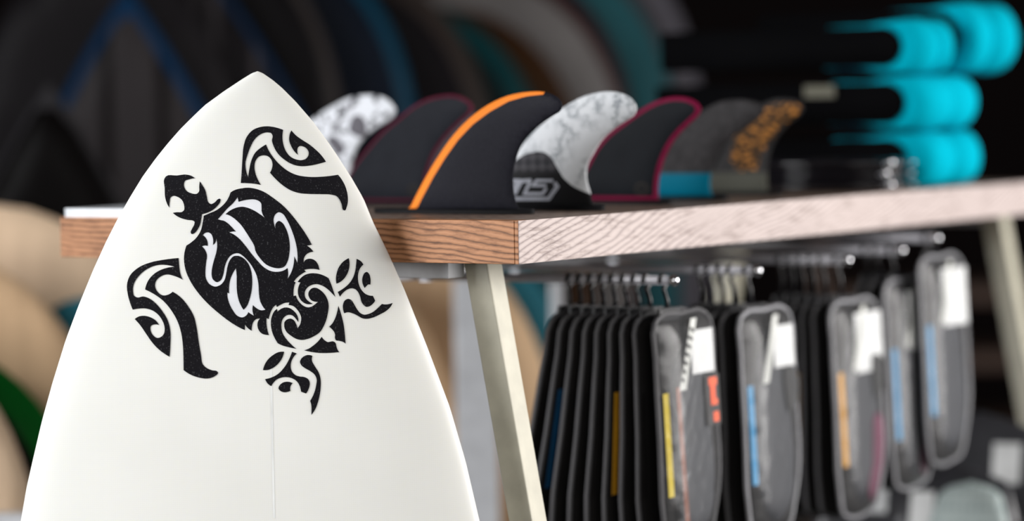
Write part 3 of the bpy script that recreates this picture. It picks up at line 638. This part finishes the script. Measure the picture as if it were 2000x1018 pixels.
# ------------------------------------------------------------------ folded towels
def f_cloth(col, sc_=220):
    def f(nt, b):
        v = coords(nt); n = noise(nt, v, sc_, 3)
        nt.links.new(ramp(nt, noise(nt, v, 18, 2), [(0.3, tuple(x * 0.85 for x in col)), (0.7, col)]), b.inputs['Base Color'])
        bump(nt, b, n, 0.5, 0.002)
        pass
    return f
M_CYAN = mat('turquoise_terry', (0, 0.55, 0.7), 0.9, 0.02, build=f_cloth((0.0, 0.40, 0.53)))
M_BLK = mat('black_terry', (0.004, 0.004, 0.005), 0.95, 0.01, build=f_cloth((0.0035, 0.0035, 0.004)))
M_TAG = mat('olive_tag', (0.12, 0.115, 0.085), 0.8)
def towel(x1, yc, z0, hgt, wid, ln, label, tilt=0.0, tagged=False):
    """black folded core with a turquoise layer that wraps over its rounded front end"""
    r = root('folded_towel', T(x1, yc, z0), label, 'towel', 'folded towels stacked on the table', rz=-YAW)
    rr = hgt / 2
    # core: rounded tongue profile in x-z, extruded along y
    def prof(xend, zlo, zhi, xback, n=12, bulge=1.0):
        rad = (zhi - zlo) / 2; zc = (zhi + zlo) / 2
        P = [(xback, zhi)] + [(xend - rad * bulge + rad * bulge * math.sin(a * math.pi / n), zc + rad * math.cos(a * math.pi / n)) for a in range(n + 1)] + [(xback, zlo)]
        return P
    th = 0.009
    core = prof(-0.022 - th, th * 0.9, hgt - th * 0.9, -ln)
    core = [(x, z) for x, z in core]
    ny = 9
    vs_, fs = [], []
    for j in range(ny):
        t = j / (ny - 1); y = -wid / 2 + wid * t
        e = 1 - 0.04 * abs(2 * t - 1) ** 6
        for (x, z) in core:
            vs_.append((x, y, hgt / 2 + (z - hgt / 2) * e + tilt * (x + 0.03) ** 2 * 2))
    n = len(core)
    for j in range(ny - 1):
        for i in range(n): fs.append((j * n + i, j * n + (i + 1) % n, (j + 1) * n + (i + 1) % n, (j + 1) * n + i))
    fs += [tuple(range(n)), tuple((ny - 1) * n + i for i in range(n))]
    recalc(mesh_obj('black_fold', vs_, fs, M_BLK, r))
    # wrap: turquoise layer with two lobes across its width, thick round the end and thin further back
    ny = 25; no = 18; nb = 8
    vs_, fs = [], []
    for j in range(ny):
        t = j / (ny - 1); y = -wid / 2 + 0.006 + (wid - 0.008) * t
        lobe = abs(math.sin(t * 2 * math.pi)) ** 0.5
        sq = 1 - 0.10 * (1 - lobe)
        ext = -0.016 + 0.016 * lobe + 0.006 * math.sin(t * 3.0 + yc * 20)
        O, I = [], []
        ra = hgt / 2; rc = (hgt - 1.8 * th) / 2; zc = hgt / 2
        for i in range(nb):
            u = i / nb; x = -0.13 + u * (0.13 - 0.045 - th)
            k = 0.0012 + (th * 0.9 - 0.0012) * u ** 4
            O.append((x, hgt - th * 0.9 + k)); I.append((x, hgt - th * 0.9 + 0.0004))
        for i in range(no + 1):
            a = i * math.pi / no
            bx = ext - ra * 0.8
            O.append((bx + ra * 0.8 * math.sin(a), zc + ra * math.cos(a))); I.append((-0.022 - th - rc + 0.001 + rc * math.sin(a), zc + rc * math.cos(a)))
        for i in range(nb)[::-1]:
            u = i / nb; x = -0.13 + u * (0.13 - 0.045 - th)
            k = 0.0012 + (th * 0.9 - 0.0012) * u ** 4
            O.append((x, th * 0.9 - k)); I.append((x, th * 0.9 - 0.0004))
        ring_ = O + I[::-1]
        for (x, z) in ring_:
            wob = 0.002 * math.sin(x * 90 + y * 60 + z0 * 50)
            vs_.append((x + wob * 0.5, y, zc + (z - zc) * sq + wob * 0.3))
    n = len(ring_)
    for j in range(ny - 1):
        for i in range(n): fs.append((j * n + i, j * n + (i + 1) % n, (j + 1) * n + (i + 1) % n, (j + 1) * n + i))
    h_ = n // 2
    for j in (0, ny - 1):
        for i in range(h_ - 1): fs.append((j * n + i, j * n + i + 1, j * n + n - 2 - i, j * n + n - 1 - i))
    recalc(mesh_obj('turquoise_fold', vs_, fs, M_CYAN, r))
    if tagged:
        y = -wid / 2 - 0.0045
        q = [(-0.155, y, hgt * 0.62), (-0.115, y, hgt * 0.62), (-0.115, y, hgt * 0.83), (-0.155, y, hgt * 0.83)]
        vs2 = [Vector(p) for p in q] + [Vector(p) + Vector((0, -0.001, 0)) for p in q]
        recalc(mesh_obj('sewn_tag', vs2, [(0, 1, 2, 3), (4, 5, 6, 7), (0, 1, 5, 4), (1, 2, 6, 5), (2, 3, 7, 6), (3, 0, 4, 7)], M_TAG, r, False))
    return r
v0 = front_px(1832, 365).y; v1 = front_px(1960, 350).y
wid = (v1 - v0); vc = (v0 + v1) / 2
HT = 0.066
towel(-0.012, vc + 0.002, 0.0005, HT, wid, 0.34, 'bottom folded towel of the stack, black with turquoise fold', 0.0)
towel(-0.014, vc - 0.004, HT + 0.0015, HT, wid * 0.97, 0.36, 'second folded towel from the bottom of the stack, with a small olive tag', 0.0, True)
towel(-0.018, vc - wid * 0.22, 2 * HT + 0.0025, HT * 0.98, wid * 0.56, 0.35, 'third folded towel, lying beside the topmost one, with a curled turquoise fold', 0.0)
towel(0.006, vc + wid * 0.46, 2 * HT + 0.0025, HT * 1.3, wid * 0.72, 0.30, 'topmost thick folded towel with a big turquoise fold, cut by the frame', 0.0)

# ------------------------------------------------------------------ flat packs beside the towels
M_PACK = mat('dark_pack_film', (0.012, 0.011, 0.014), 0.12, 0.6, coat=0.6)
M_CLEAR = mat('clear_edge_film', (0.55, 0.56, 0.6), 0.1, 0.6)
M_PINK = mat('plum_card', (0.07, 0.03, 0.05), 0.5)
q0 = table_px(1515, 372)
vp = front_px(1748, 372).y + 0.003
for k in range(3):
    r = root('flat_pack', T(-0.02 - 0.004 * (k % 2), vp + 0.045, 0.001 + k * 0.0125), ['lowest of three dark flat packs lying beside the towels', 'middle of three dark flat packs lying beside the towels', 'top one of three dark flat packs lying beside the towels'][k], 'package', 'flat packs beside the towels', rz=-YAW + (0.03, -0.02, 0.05)[k])
    olp = spline([(-0.17, -0.040), (-0.165, -0.045), (-0.01, -0.045), (-0.002, -0.040), (-0.002, 0.040), (-0.01, 0.045), (-0.165, 0.045), (-0.17, 0.040)], 3)
    inflate('pack_body', olp, lambda x, y, h: (x, y, h + 0.006), 0.0055, 0.0008, 0.012, 0.012, M_PACK, r)
    box('sealed_rim', (-0.004, -0.038, 0.0045), (0.008, 0.038, 0.0065), M_CLEAR, r, 0.0006)
    ball('glint_ball', (0.006, -0.033, 0.007), 0.0045, M_CHROME, r)  # bright glint of the plastic film shaped as a chrome bead
    box('card_strip', (-0.09, -0.0462, 0.003), (-0.02, -0.0446, 0.0085), M_PINK, r)

# ------------------------------------------------------------------ rods and hanging bags
M_NEO = mat('black_neoprene', (0.010, 0.009, 0.009), 0.7, 0.2)
M_PIPE = mat('grey_piping', (0.085, 0.083, 0.088), 0.55, 0.4)
M_CARD = mat('white_card', (0.70, 0.71, 0.71), 0.5)
M_TAPE = mat('pale_tape', (0.62, 0.63, 0.60), 0.4)
M_GEAR = mat('charcoal_gear', (0.045, 0.047, 0.055), 0.6, 0.4)
M_PLUM = mat('plum_gear', (0.15, 0.035, 0.075), 0.6, 0.3)
M_LBLK = mat('black_label', (0.006, 0.006, 0.006), 0.5)
M_ORG = mat('orange_ink', (0.85, 0.11, 0.02), 0.5)
M_RUST = mat('rust_band', (0.20, 0.06, 0.03), 0.6)
M_YEL = mat('yellow_band', (0.72, 0.55, 0.02), 0.5)
M_AMB = mat('amber_band', (0.75, 0.36, 0.02), 0.5)
M_BLU = mat('blue_band', (0.02, 0.30, 0.60), 0.5)
M_NAVY = mat('deep_blue_band', (0.01, 0.09, 0.22), 0.5)
def f_pvc(nt, b):
    o = nt.nodes['Material Output']; tr = N(nt, 'ShaderNodeBsdfTransparent'); gl = N(nt, 'ShaderNodeBsdfGlossy'); gl.inputs['Roughness'].default_value = 0.2
    df = N(nt, 'ShaderNodeBsdfDiffuse'); df.inputs['Color'].default_value = (0.7, 0.72, 0.75, 1)
    lw = N(nt, 'ShaderNodeFresnel'); lw.inputs['IOR'].default_value = 1.5
    v = coords(nt); n = noise(nt, v, 55, 3)
    bp = N(nt, 'ShaderNodeBump'); bp.inputs['Strength'].default_value = 0.3; bp.inputs['Distance'].default_value = 0.003
    nt.links.new(n, bp.inputs['Height']); nt.links.new(bp.outputs[0], gl.inputs['Normal'])
    m0 = N(nt, 'ShaderNodeMixShader'); m0.inputs[0].default_value = 0.03; nt.links.new(tr.outputs[0], m0.inputs[1]); nt.links.new(df.outputs[0], m0.inputs[2])
    m1 = N(nt, 'ShaderNodeMixShader'); nt.links.new(maths(nt, 'MULTIPLY', lw.outputs[0], 0.55), m1.inputs[0]); nt.links.new(m0.outputs[0], m1.inputs[1]); nt.links.new(gl.outputs[0], m1.inputs[2])
    nt.links.new(m1.outputs[0], o.inputs['Surface'])
M_PVC = mat('clear_pvc', (0.8, 0.8, 0.8), 0.1, build=f_pvc)
M_PIPE2 = mat('pale_grey_piping', (0.30, 0.30, 0.32), 0.45, 0.5)

BW, BH = 0.125, 0.235
BYO = -0.030                                                     # near edge relative to the hook
bag_ol = [(0.004, 0.006), (0.012, 0.001), (0.06, -0.001), (0.112, 0.001), (0.121, 0.008), (0.124, 0.05), (0.125, 0.12), (0.123, 0.165), (0.108, 0.205), (0.09, 0.230), (0.07, 0.234), (0.02, 0.234), (0.006, 0.228), (0.001, 0.21), (0.001, 0.12), (0.002, 0.04)]
DROP = 0.033
def bloc(y, z): return (y + BYO, -DROP - z)
def bag_quad(name, pts, m, parent, x=0.0052):
    lp = spline([(*bloc(p[0], p[1]), *p[2:]) for p in pts], 3)
    vv, tris = fill([lp], 0.01); n = len(vv)
    V = [(x, p.x, p.y) for p in vv] + [(x + 0.0004, p.x, p.y) for p in vv]
    return mesh_obj(name, V, [tuple(i + n for i in t) for t in tris], m, parent)
def R_(y0, z0, y1, z1): return [(y0, z0, c), (y1, z0, c), (y1, z1, c), (y0, z1, c)]
def make_bag(loc, tilt, label, band_m, detail, group, swing=0.0, pipe=None, drop=0.033):
    global DROP
    DROP = drop
    OL = spline([(y + BYO, -DROP - z) for y, z in bag_ol], 3)
    r = root('zip_bag', loc, label, 'bag', group, rz=-YAW + swing, ry=tilt)
    inflate('back_panel', OL, lambda a, b, h: (h, a, b), 0.0042, 0.001, 0.012, 0.012, M_NEO, r)
    tube('piping', [(0.0015, p.x, p.y) for p in OL], 0.0026, pipe or M_PIPE, r, 6, True)
    hk = [(0, -0.0005 + 0.0065 * math.sin(t), 0.0008 + 0.0065 * math.cos(t)) for t in [math.radians(a) for a in range(-100, 181, 28)]]
    hk = hk + [(0, 0.002, -0.010), (0, 0.006, -0.018), (0, 0.006, -DROP + 0.004)]
    tube('hook', hk, [0.0022] * (len(hk) - 1) + [0.003], M_BLACKP, r, 6)
    box('hook_header', (-0.0014, -0.014, -DROP - 0.004), (0.0026, 0.028, -DROP + 0.009), M_BLACKP, r, 0.0008)
    bag_quad('colour_band', [(0.006, 0.075, c), (0.018, 0.075, c), (0.018, 0.178, c), (0.006, 0.178, c)], band_m, r)
    if detail:
        inflate('packed_gear', [Vector(bloc(y, z)) for y, z in spline_pts([(0.03, 0.05), (0.06, 0.03), (0.09, 0.05), (0.105, 0.11), (0.108, 0.17), (0.09, 0.21), (0.05, 0.222), (0.028, 0.2), (0.024, 0.12)])], lambda a, b, h: (0.0035 + h, a, b), 0.0075, 0.0004, 0.03, 0.012, M_GEAR, r)
        bag_quad('white_card', R_(0.058, 0.016, 0.106, 0.060) if detail < 3 else R_(0.040, 0.012, 0.110, 0.078), M_CARD, r, 0.0118)  # card enlarged on the farther bags, its extra white standing for film glare
        bag_quad('tape_strip', [(0.060, 0.004, c), (0.072, 0.004, c), (0.042, 0.074, c), (0.028, 0.074, c)], M_TAPE, r, 0.0124)
        if detail == 1:
            for k in range(7): bag_quad('tape_print', [(0.058 - k * 0.0045, 0.012 + k * 0.008, c), (0.066 - k * 0.0045, 0.0155 + k * 0.008, c), (0.064 - k * 0.0045, 0.0185 + k * 0.008, c), (0.056 - k * 0.0045, 0.015 + k * 0.008, c)], M_LBLK, r, 0.0129)
            bag_quad('rust_band', [(0.020, 0.07, c), (0.028, 0.07, c), (0.034, 0.225, c), (0.024, 0.225, c)], M_RUST, r, 0.0128)
            lb = bag_quad('black_label', R_(0.082, 0.063, 0.112, 0.114), M_LBLK, r, 0.0128)
            for pts in ([(0.089, 0.066, c), (0.106, 0.066, c), (0.106, 0.074, c), (0.102, 0.074, c), (0.102, 0.088, c), (0.106, 0.088, c), (0.106, 0.094, c), (0.092, 0.094, c), (0.092, 0.074, c), (0.089, 0.074, c)], [(0.096, 0.101, c), (0.107, 0.101, c), (0.107, 0.111, c), (0.096, 0.111, c)]):
                bag_quad('orange_lettering', pts, M_ORG, lb, 0.0133)
        if detail in (3, 4):
            inflate('plum_gear', [Vector(bloc(y, z)) for y, z in spline_pts([(0.085, 0.125), (0.10, 0.13), (0.102, 0.16), (0.08, 0.205), (0.06, 0.222), (0.055, 0.21), (0.07, 0.18)])], lambda a, b, h: (0.011 + h, a, b), 0.003, 0.0004, 0.01, 0.008, M_PLUM, r)
        if detail in (2, 3):
            bag_quad('black_label', [(0.082, 0.06), (0.108, 0.066), (0.106, 0.10), (0.086, 0.108), (0.080, 0.09)], M_LBLK, r, 0.0128)
        lp = [Vector((p.x, p.y)) for p in OL]
        vv, tris = fill([lp], 0.009)
        D_ = [min(seg_dist(p, lp) / 0.03, 1) for p in vv]
        mesh_obj('clear_window', [(0.004 + 0.0105 * d * (2 - d) + 0.0006 * math.sin(p.x * 260) * math.sin(p.y * 190), p.x, p.y) for p, d in zip(vv, D_)], tris, M_PVC, r)
    return r
def spline_pts(p): return [(v.x, v.y) for v in spline(p, 3)]
def copy_tree(o, parent=None):
    n = o.copy(); COL.objects.link(n); n.parent = parent
    for ch in list(o.children): copy_tree(ch, n)
    return n

rods = []
RZ = None
specs = [  # near edge of the front bag in the picture, its place across the table, bags on the rod, detail, band, drop, rod height
    (1268, -0.010, 9, 1, M_YEL, 'nearest', 0.034, 0.0), (1434, -0.010, 5, 2, M_BLU, 'second', 0.042, 0.0), (1613, -0.010, 6, 3, M_AMB, 'third', 0.046, 0.0),
    (1720, -0.008, 3, 4, M_BLU, 'fourth', 0.034, 0.004), (1790, 0.014, 1, 5, M_BLU, 'farthest', 0.022, 0.016)]
front_label = ['clear-fronted zip bag with orange lettering and yellow band, hanging front on the nearest rod',
    'clear-fronted zip bag with light blue band and white card, front on the second rod',
    'clear-fronted zip bag with amber band and plum gear inside, front on the third rod',
    'narrow-looking clear bag with blue band and plum gear, between amber-banded and last bags',
    'last clear bag by the far table leg, blue band and charcoal gear']
nth = ['', 'second', 'third', 'fourth', 'fifth', 'sixth', 'seventh', 'eighth', 'ninth']
z_rod = front_px(1304, 549).z
for k, (px, x0, cnt, det, bm_, nm, drop, dz) in enumerate(specs):
    y = toT(on_plane(px, 700, T(x0, 0, 0), TX)).y - BYO; z = z_rod + dz
    r = root('hanging_rod', T(-0.14, y, z), '%s chrome rod under the table carrying zip bags' % nm if k else 'chrome rod nearest the end of the table, carrying dark zip bags', 'rod', 'chrome rods under the table', rz=-YAW)
    xe = 0.150 + x0
    tube('rod', [(-0.148, 0, 0), (xe, 0, 0.0)], 0.0046, M_ROD, r, 10)
    ball('rod_tip', (xe + 0.002, 0, 0), 0.0058, M_CHROME, r)
    box('rod_bracket', (-0.158, -0.006, -0.006), (-0.148, 0.006, 0.010), M_STEEL, r, 0.0008)
    sp = 0.0128
    proto = None
    for i in range(cnt):
        x = x0 - sp * i - (0.006 if i else 0)
        tilt = -0.05 + (0.032 if k == 0 else 0.02) * i
        loc = T(x, y, z - 0.0024)
        if i == 0:
            make_bag(loc, tilt, front_label[k], bm_, det, 'zip bags on the %s rod' % nm, pipe=M_PIPE2 if k else M_PIPE, swing=0.02, drop=drop)
        else:
            lab = 'dark zip bag seen edge-on, %s from the front on the %s rod' % (nth[i], nm)
            if k == 0 and i == 7: lab = 'dark zip bag with a deep blue band, eighth from the front on the nearest rod'
            band_ = {(0, 7): M_NAVY, (0, 3): M_AMB, (2, 3): M_AMB}.get((k, i), M_NEO)
            if proto is None or band_ is not M_NEO:
                b_ = make_bag(loc, tilt, lab, band_, 0, 'zip bags on the %s rod' % nm, drop=drop)
                if band_ is M_NEO: proto = b_
            else:
                b_ = copy_tree(proto); b_.location = loc; b_['label'] = lab
            b_.rotation_euler = (0, tilt, -YAW + random.uniform(-0.015, 0.015))

# ------------------------------------------------------------------ lower shelf with pad packages (right)
M_SHELF = mat('dark_shelf', (0.03, 0.022, 0.018), 0.7)
M_PKG = mat('graphite_pack', (0.035, 0.035, 0.04), 0.3, 0.6)
def f_dots(nt, b):
    vo = N(nt, 'ShaderNodeTexVoronoi'); vo.inputs['Scale'].default_value = 110; vo.inputs['Randomness'].default_value = 0.25
    nt.links.new(coords(nt), vo.inputs['Vector'])
    nt.links.new(ramp(nt, vo.outputs['Distance'], [(0.25, (0.36, 0.44, 0.44)), (0.5, (0.5, 0.58, 0.57))]), b.inputs['Base Color'])
M_PAD = mat('pale_teal_foam', (0.45, 0.53, 0.52), 0.7, build=f_dots)
def shelf_pack(px, py, y, wd, ht, label, pad, lab_px):
    p = at_depth(px, py, y)
    r = root('pad_package', p, label, 'package', 'packages on the low shelf', rz=-0.35)
    o = spline([(0, 0.004), (0.004, 0), (wd - 0.004, 0), (wd, 0.004), (wd, ht - 0.008), (wd - 0.008, ht), (0.008, ht), (0, ht - 0.008)], 2)
    tl_ = lambda x, z, h: (x, z * 0.35 - h, z * 0.937 - h * 0.35 + 0.004)
    inflate('pack_body', o, tl_, 0.007, 0.001, 0.015, 0.012, M_PKG, r)
    if pad:
        x0, z0, x1, z1 = pad
        inflate('foam_pad', spline([(x0 + 0.01, z0), (x1 - 0.01, z0), (x1, z0 + 0.01), (x1, z1 - 0.01), (x1 - 0.01, z1), (x0 + 0.01, z1), (x0, z1 - 0.01), (x0, z0 + 0.01)], 2), lambda a, b, h: tl_(a, b, h + 0.008), 0.003, 0.0005, 0.006, 0.01, M_PAD, r)
    x0, z0, x1, z1 = lab_px
    q = [tl_(x0, z0, 0.0078), tl_(x1, z0, 0.0078), tl_(x1, z1, 0.0078), tl_(x0, z1, 0.0078)]
    q += [tuple(Vector(v) + Vector((0, -0.0006, 0))) for v in q]
    recalc(mesh_obj('white_label', q, [(0, 1, 2, 3), (4, 5, 6, 7), (0, 1, 5, 4), (1, 2, 6, 5), (2, 3, 7, 6), (3, 0, 4, 7)], M_CARD, r, False))
    return r
sh = at_depth(1850, 1082, 3.60)
ZS = sh.z
tbox('low_shelf', (-0.45, 0.66, ZS - TZ - 0.024), (0.07, TL - 0.10, ZS - TZ - 0.004), M_SHELF, 0.002)
shelf_pack(1758, 1082, 3.60, 0.125, 0.088, 'graphite package with a pale teal foam pad and white label, low by the bags', (0.043, 0.0, 0.118, 0.082), (0.010, 0.03, 0.038, 0.076))
shelf_pack(1790, 1078, 3.72, 0.135, 0.155, 'graphite package with one white label at its corner, behind the teal pad package', None, (0.088, 0.088, 0.122, 0.138))
shelf_pack(1600, 1078, 3.66, 0.120, 0.095, 'graphite package on the low shelf, partly hidden below the amber-banded bag', None, (0.05, 0.05, 0.08, 0.08))

# ------------------------------------------------------------------ boards behind the table
def board_mat(name, col, rough=0.35, stripe=None, rimc=None, rimw=0.02, woodg=False):
    def f(nt, b):
        v = coords(nt)
        if woodg:
            n = noise(nt, coords(nt, (14, 14, 1.2)), 2.0, 5)
            k = ramp(nt, n, [(0.3, tuple(x * 0.85 for x in col)), (0.7, tuple(min(1, x * 1.12) for x in col))])
        else:
            n = noise(nt, v, 5); k = ramp(nt, n, [(0.3, tuple(x * 0.85 for x in col)), (0.7, tuple(x * 1.1 for x in col))])
        if stripe:
            sc_, wdt, pos = stripe
            xx = N(nt, 'ShaderNodeSeparateXYZ'); nt.links.new(v, xx.inputs[0])
            for p in pos:
                k = mix(nt, band(nt, maths(nt, 'ABSOLUTE', maths(nt, 'SUBTRACT', xx.outputs[0], p)), wdt, 0.001), k, sc_)
        if rimc: 
            e = attr(nt, 'edge')
            k = mix(nt, band(nt, e, rimw, 0.001), k, rimc)
        nt.links.new(k, b.inputs['Base Color'])
    return mat(name, col, max(rough, 0.4), 0.03, build=f)
def big_board(name, nose_px, y, half, nose_len, label, cat, group, m, tilt=0.0, rz=0.0, pointed=2.2, thick=0.022):
    """upright board standing on the floor; nose at the given picture point at distance y"""
    p = at_depth(nose_px[0], nose_px[1], y)
    L = p.z / math.cos(tilt)
    r = bpy.data.objects.new(name, None); COL.objects.link(r); r.location = (p.x - math.sin(tilt) * L, y, 0.0); r.empty_display_size = .05
    r.rotation_euler = (0, tilt, rz); tag(r, label, cat, group)
    n = 26; right = []
    for k in range(n + 1):
        s = L * (k / n) ** 1.5
        if s < nose_len: h = half * (max(0, 1 - (1 - s / nose_len) ** pointed)) ** (0.5 if pointed > 1.5 else 0.9)
        else: h = half
        t = s / L
        if t > 0.7: h = half - (half * 0.35) * ((t - 0.7) / 0.3) ** 2
        right.append((h, L - s))
    right[0] = (0.004, right[0][1])
    ol = [Vector(q) for q in right] + [Vector((-q[0], q[1])) for q in right[::-1]]
    ol = [q + Vector((0, 0.001)) for q in ol]
    inflate('board_body', ol, lambda a, b, h: (a, -h, b), thick, 0.004, 0.05, 0.035, m, r)
    return r
DIMMED_BOARDS = [board_mat('b%d' % i, *a, **kw) for i, (a, kw) in enumerate([  # rack boards: dim light put into their darkened base colours
    (((0.004, 0.006, 0.011),), dict(rimc=(0.004, 0.030, 0.055), rimw=0.02)),
    (((0.004, 0.0035, 0.004),), dict(rimc=(0.026, 0.022, 0.021), rimw=0.014)),
    (((0.005, 0.004, 0.005),), dict(rimc=(0.022, 0.017, 0.015), rimw=0.03)),
    (((0.004, 0.010, 0.011),), dict(rimc=(0.004, 0.030, 0.034), rimw=0.03)),
    (((0.026, 0.012, 0.005),), dict(rimc=(0.028, 0.012, 0.005), rimw=0.02)),
    (((0.12, 0.112, 0.11),), {}),
    (((0.024, 0.0035, 0.004),), {}),
    (((0.018, 0.075, 0.088),), {}),
    (((0.05, 0.047, 0.054),), dict(rimc=(0.09, 0.085, 0.10), rimw=0.03))])]
for m_, nm in zip(DIMMED_BOARDS, ('navy_board', 'black_rimmed_board', 'dimmed_charcoal_board', 'dimmed_teal_board', 'brown_board', 'pale_grey_board', 'oxblood_board', 'teal_board', 'grey_board')): m_.name = nm
gb = 'surfboards racked behind the table'
rows = [  # nose px, right-edge offset, distance, material, label
    ((400, -130), 265, 4.62, DIMMED_BOARDS[1], 'black surfboard with a thin pale rim, right of the blue-striped boards'),
    ((545, -110), 265, 4.70, DIMMED_BOARDS[0], 'navy surfboard with a bright blue rim in the dark rack'),
    ((690, -60), 275, 4.78, DIMMED_BOARDS[2], 'shade-toned charcoal surfboard with a brownish grey rim in the dark rack'),
    ((800, 10), 275, 4.86, DIMMED_BOARDS[3], 'shade-darkened teal surfboard with lighter rim, above the orange-striped fin'),
    ((868, 15), 285, 4.94, DIMMED_BOARDS[4], 'brown surfboard in the rack, between dark teal and pale grey ones'),
    ((930, -45), 290, 5.02, DIMMED_BOARDS[5], 'pale grey surfboard in the rack, above the marbled fin'),
    ((948, -75), 290, 5.10, DIMMED_BOARDS[6], 'oxblood red surfboard in the rack, between pale grey and teal ones'),
    ((1020, -100), 295, 5.18, DIMMED_BOARDS[7], 'teal surfboard in the rack, above the crimson-edged fin'),
    ((1062, -150), 300, 5.26, DIMMED_BOARDS[8], 'grey surfboard at the right end of the rack')]
for (npx, hp, y, m_, lab) in rows:
    big_board('surfboard', npx, y, hp * y / FPX, 0.34, lab, 'surfboard', gb, m_)
# left: blue-striped, black pointed and streaked boards, shade put into their colours
MB1 = board_mat('blue_striped_board', (0.026, 0.023, 0.024), stripe=((0.004, 0.003, 0.003), 0.008, (-0.03, 0.05)), rimc=(0.005, 0.024, 0.062), rimw=0.015)
MB2 = board_mat('streaked_board', (0.008, 0.007, 0.008), stripe=((0.028, 0.025, 0.027), 0.006, (-0.12, -0.06, 0.0, 0.03, 0.09, 0.13)), rimc=(0.004, 0.015, 0.038), rimw=0.010)
MB3 = board_mat('black_gloss_board', (0.0025, 0.002, 0.002), rough=0.4, rimc=(0.026, 0.025, 0.027), rimw=0.006)
MB4 = board_mat('dimmed_grey_board', (0.010, 0.009, 0.010), stripe=((0.003, 0.003, 0.003), 0.012, (0.05,)))
gl = 'surfboards standing at the left'
big_board('surfboard', (95, 168), 4.15, 0.165, 0.34, 'glossy black pointed surfboard at the left edge of the photo', 'surfboard', gl, MB3, 0.0, 0.0, 1.25)
big_board('surfboard', (248, -18), 4.45, 0.21, 0.42, 'shade-darkened grey pointed surfboard outlined by blue stripes, upper left', 'surfboard', gl, MB1, 0.0, 0.0, 1.2)
big_board('surfboard', (380, -90), 4.56, 0.215, 0.40, 'streaked shade-darkened surfboard with thin blue edge, above the white surfboard nose', 'surfboard', gl, MB2, 0.0, 0.0, 1.3)
big_board('surfboard', (190, -110), 4.505, 0.23, 0.40, 'shade-darkened grey surfboard behind the blue-striped one, upper left', 'surfboard', gl, MB4, 0.0, 0.0, 1.6)
# tan wooden skimboards low behind the table
MT = board_mat('birch_board', (0.60, 0.41, 0.25), 0.45, woodg=True)
MT2 = board_mat('birch_board_pale', (0.62, 0.46, 0.32), 0.45, woodg=True)
MTEAL = board_mat('teal_skimboard', (0.03, 0.16, 0.21), 0.4)
MGRN = board_mat('green_skimboard', (0.006, 0.006, 0.006), 0.4, rimc=(0.004, 0.085, 0.012), rimw=0.035)
gs = 'wooden skimboards behind the table'
big_board('skimboard', (-28, 400), 3.95, 0.25, 0.34, 'birch skimboard just below the black board at the left edge, behind table corner', 'skimboard', gs, MT2)
big_board('skimboard', (-174, 481), 3.80, 0.25, 0.34, 'middle birch skimboard of the three along the left edge', 'skimboard', gs, MT)
big_board('skimboard', (-345, 590), 3.62, 0.25, 0.34, 'lowest and nearest birch skimboard in the bottom left corner', 'skimboard', gs, MT2)
big_board('skimboard', (175, 580), 3.87, 0.15, 0.30, 'teal skimboard showing between two birch ones at the left', 'skimboard', gs, MTEAL)
big_board('skimboard', (-151, 671), 3.71, 0.20, 0.30, 'black skimboard with a green rim between birch ones at the lower left', 'skimboard', gs, MGRN)
big_board('skimboard', (800, 455), 4.10, 0.20, 0.36, 'birch skimboard seen past the near table leg, left of the bags', 'skimboard', gs, MT)
big_board('skimboard', (640, 500), 3.98, 0.165, 0.30, 'birch skimboard showing between the white surfboard and the table leg', 'skimboard', gs, MT)
big_board('skimboard', (860, 450), 4.22, 0.20, 0.32, 'deep teal skimboard behind the birch one by the table leg', 'skimboard', gs, MTEAL)

# grey rack posts behind the table and a low rail at the left
rk = root('board_rack', Vector((0.0, 3.92, 0)), 'grey metal rack with two posts seen either side of the near table leg', 'rack')
def rpost(px0, px1, y, ztop_py):
    a = at_depth(px0, 800, y); b = at_depth(px1, 800, y); t = at_depth(px0, ztop_py, y)
    box('post', (a.x, y - 3.92, 0), (b.x, y - 3.92 + min(b.x - a.x, 0.03), t.z), M_BAR, rk, 0.003)
    return (a.x + b.x) / 2, t.z
pa = rpost(889, 972, 3.90, 545); pb = rpost(1078, 1102, 3.90, 548)
box('cross_rail', (pa[0] + 0.03, -0.012, 0.12), (pb[0] - 0.008, 0.004, 0.15), M_BAR, rk, 0.002)
zr = at_depth(0, 1003, 3.50).z
fr_ = root('low_rail', Vector((-0.85, 3.5, 0)), 'grey metal rail low in the bottom left corner, before the skimboards', 'rail')
box('rail', (-0.35, -0.015, zr - 0.04), (0.30, 0.015, zr), M_BAR, fr_, 0.003)
for sx in (-0.33, 0.25): box('leg', (sx, -0.012, 0), (sx + 0.03, 0.012, zr - 0.0405), M_BAR, fr_, 0.002)
# brown shelving far behind at the right
M_BRN = mat('brown_shelving', (0.05, 0.024, 0.014), 0.6)
fs_ = root('wall_shelving', Vector((0.95, 5.6, 0)), 'brown wooden shelving in the dark behind the far table leg', 'shelving')
for sx in (-0.42, 0.5): box('upright', (sx, -0.15, 0), (sx + 0.04, 0.15, 0.98), M_BRN, fs_, 0.003)
for py in (560, 690, 830, 980):
    z = at_depth(1920, py, 5.45).z
    box('shelf_board', (-0.379, -0.149, z - 0.03), (0.499, 0.149, z), M_BRN, fs_, 0.003)
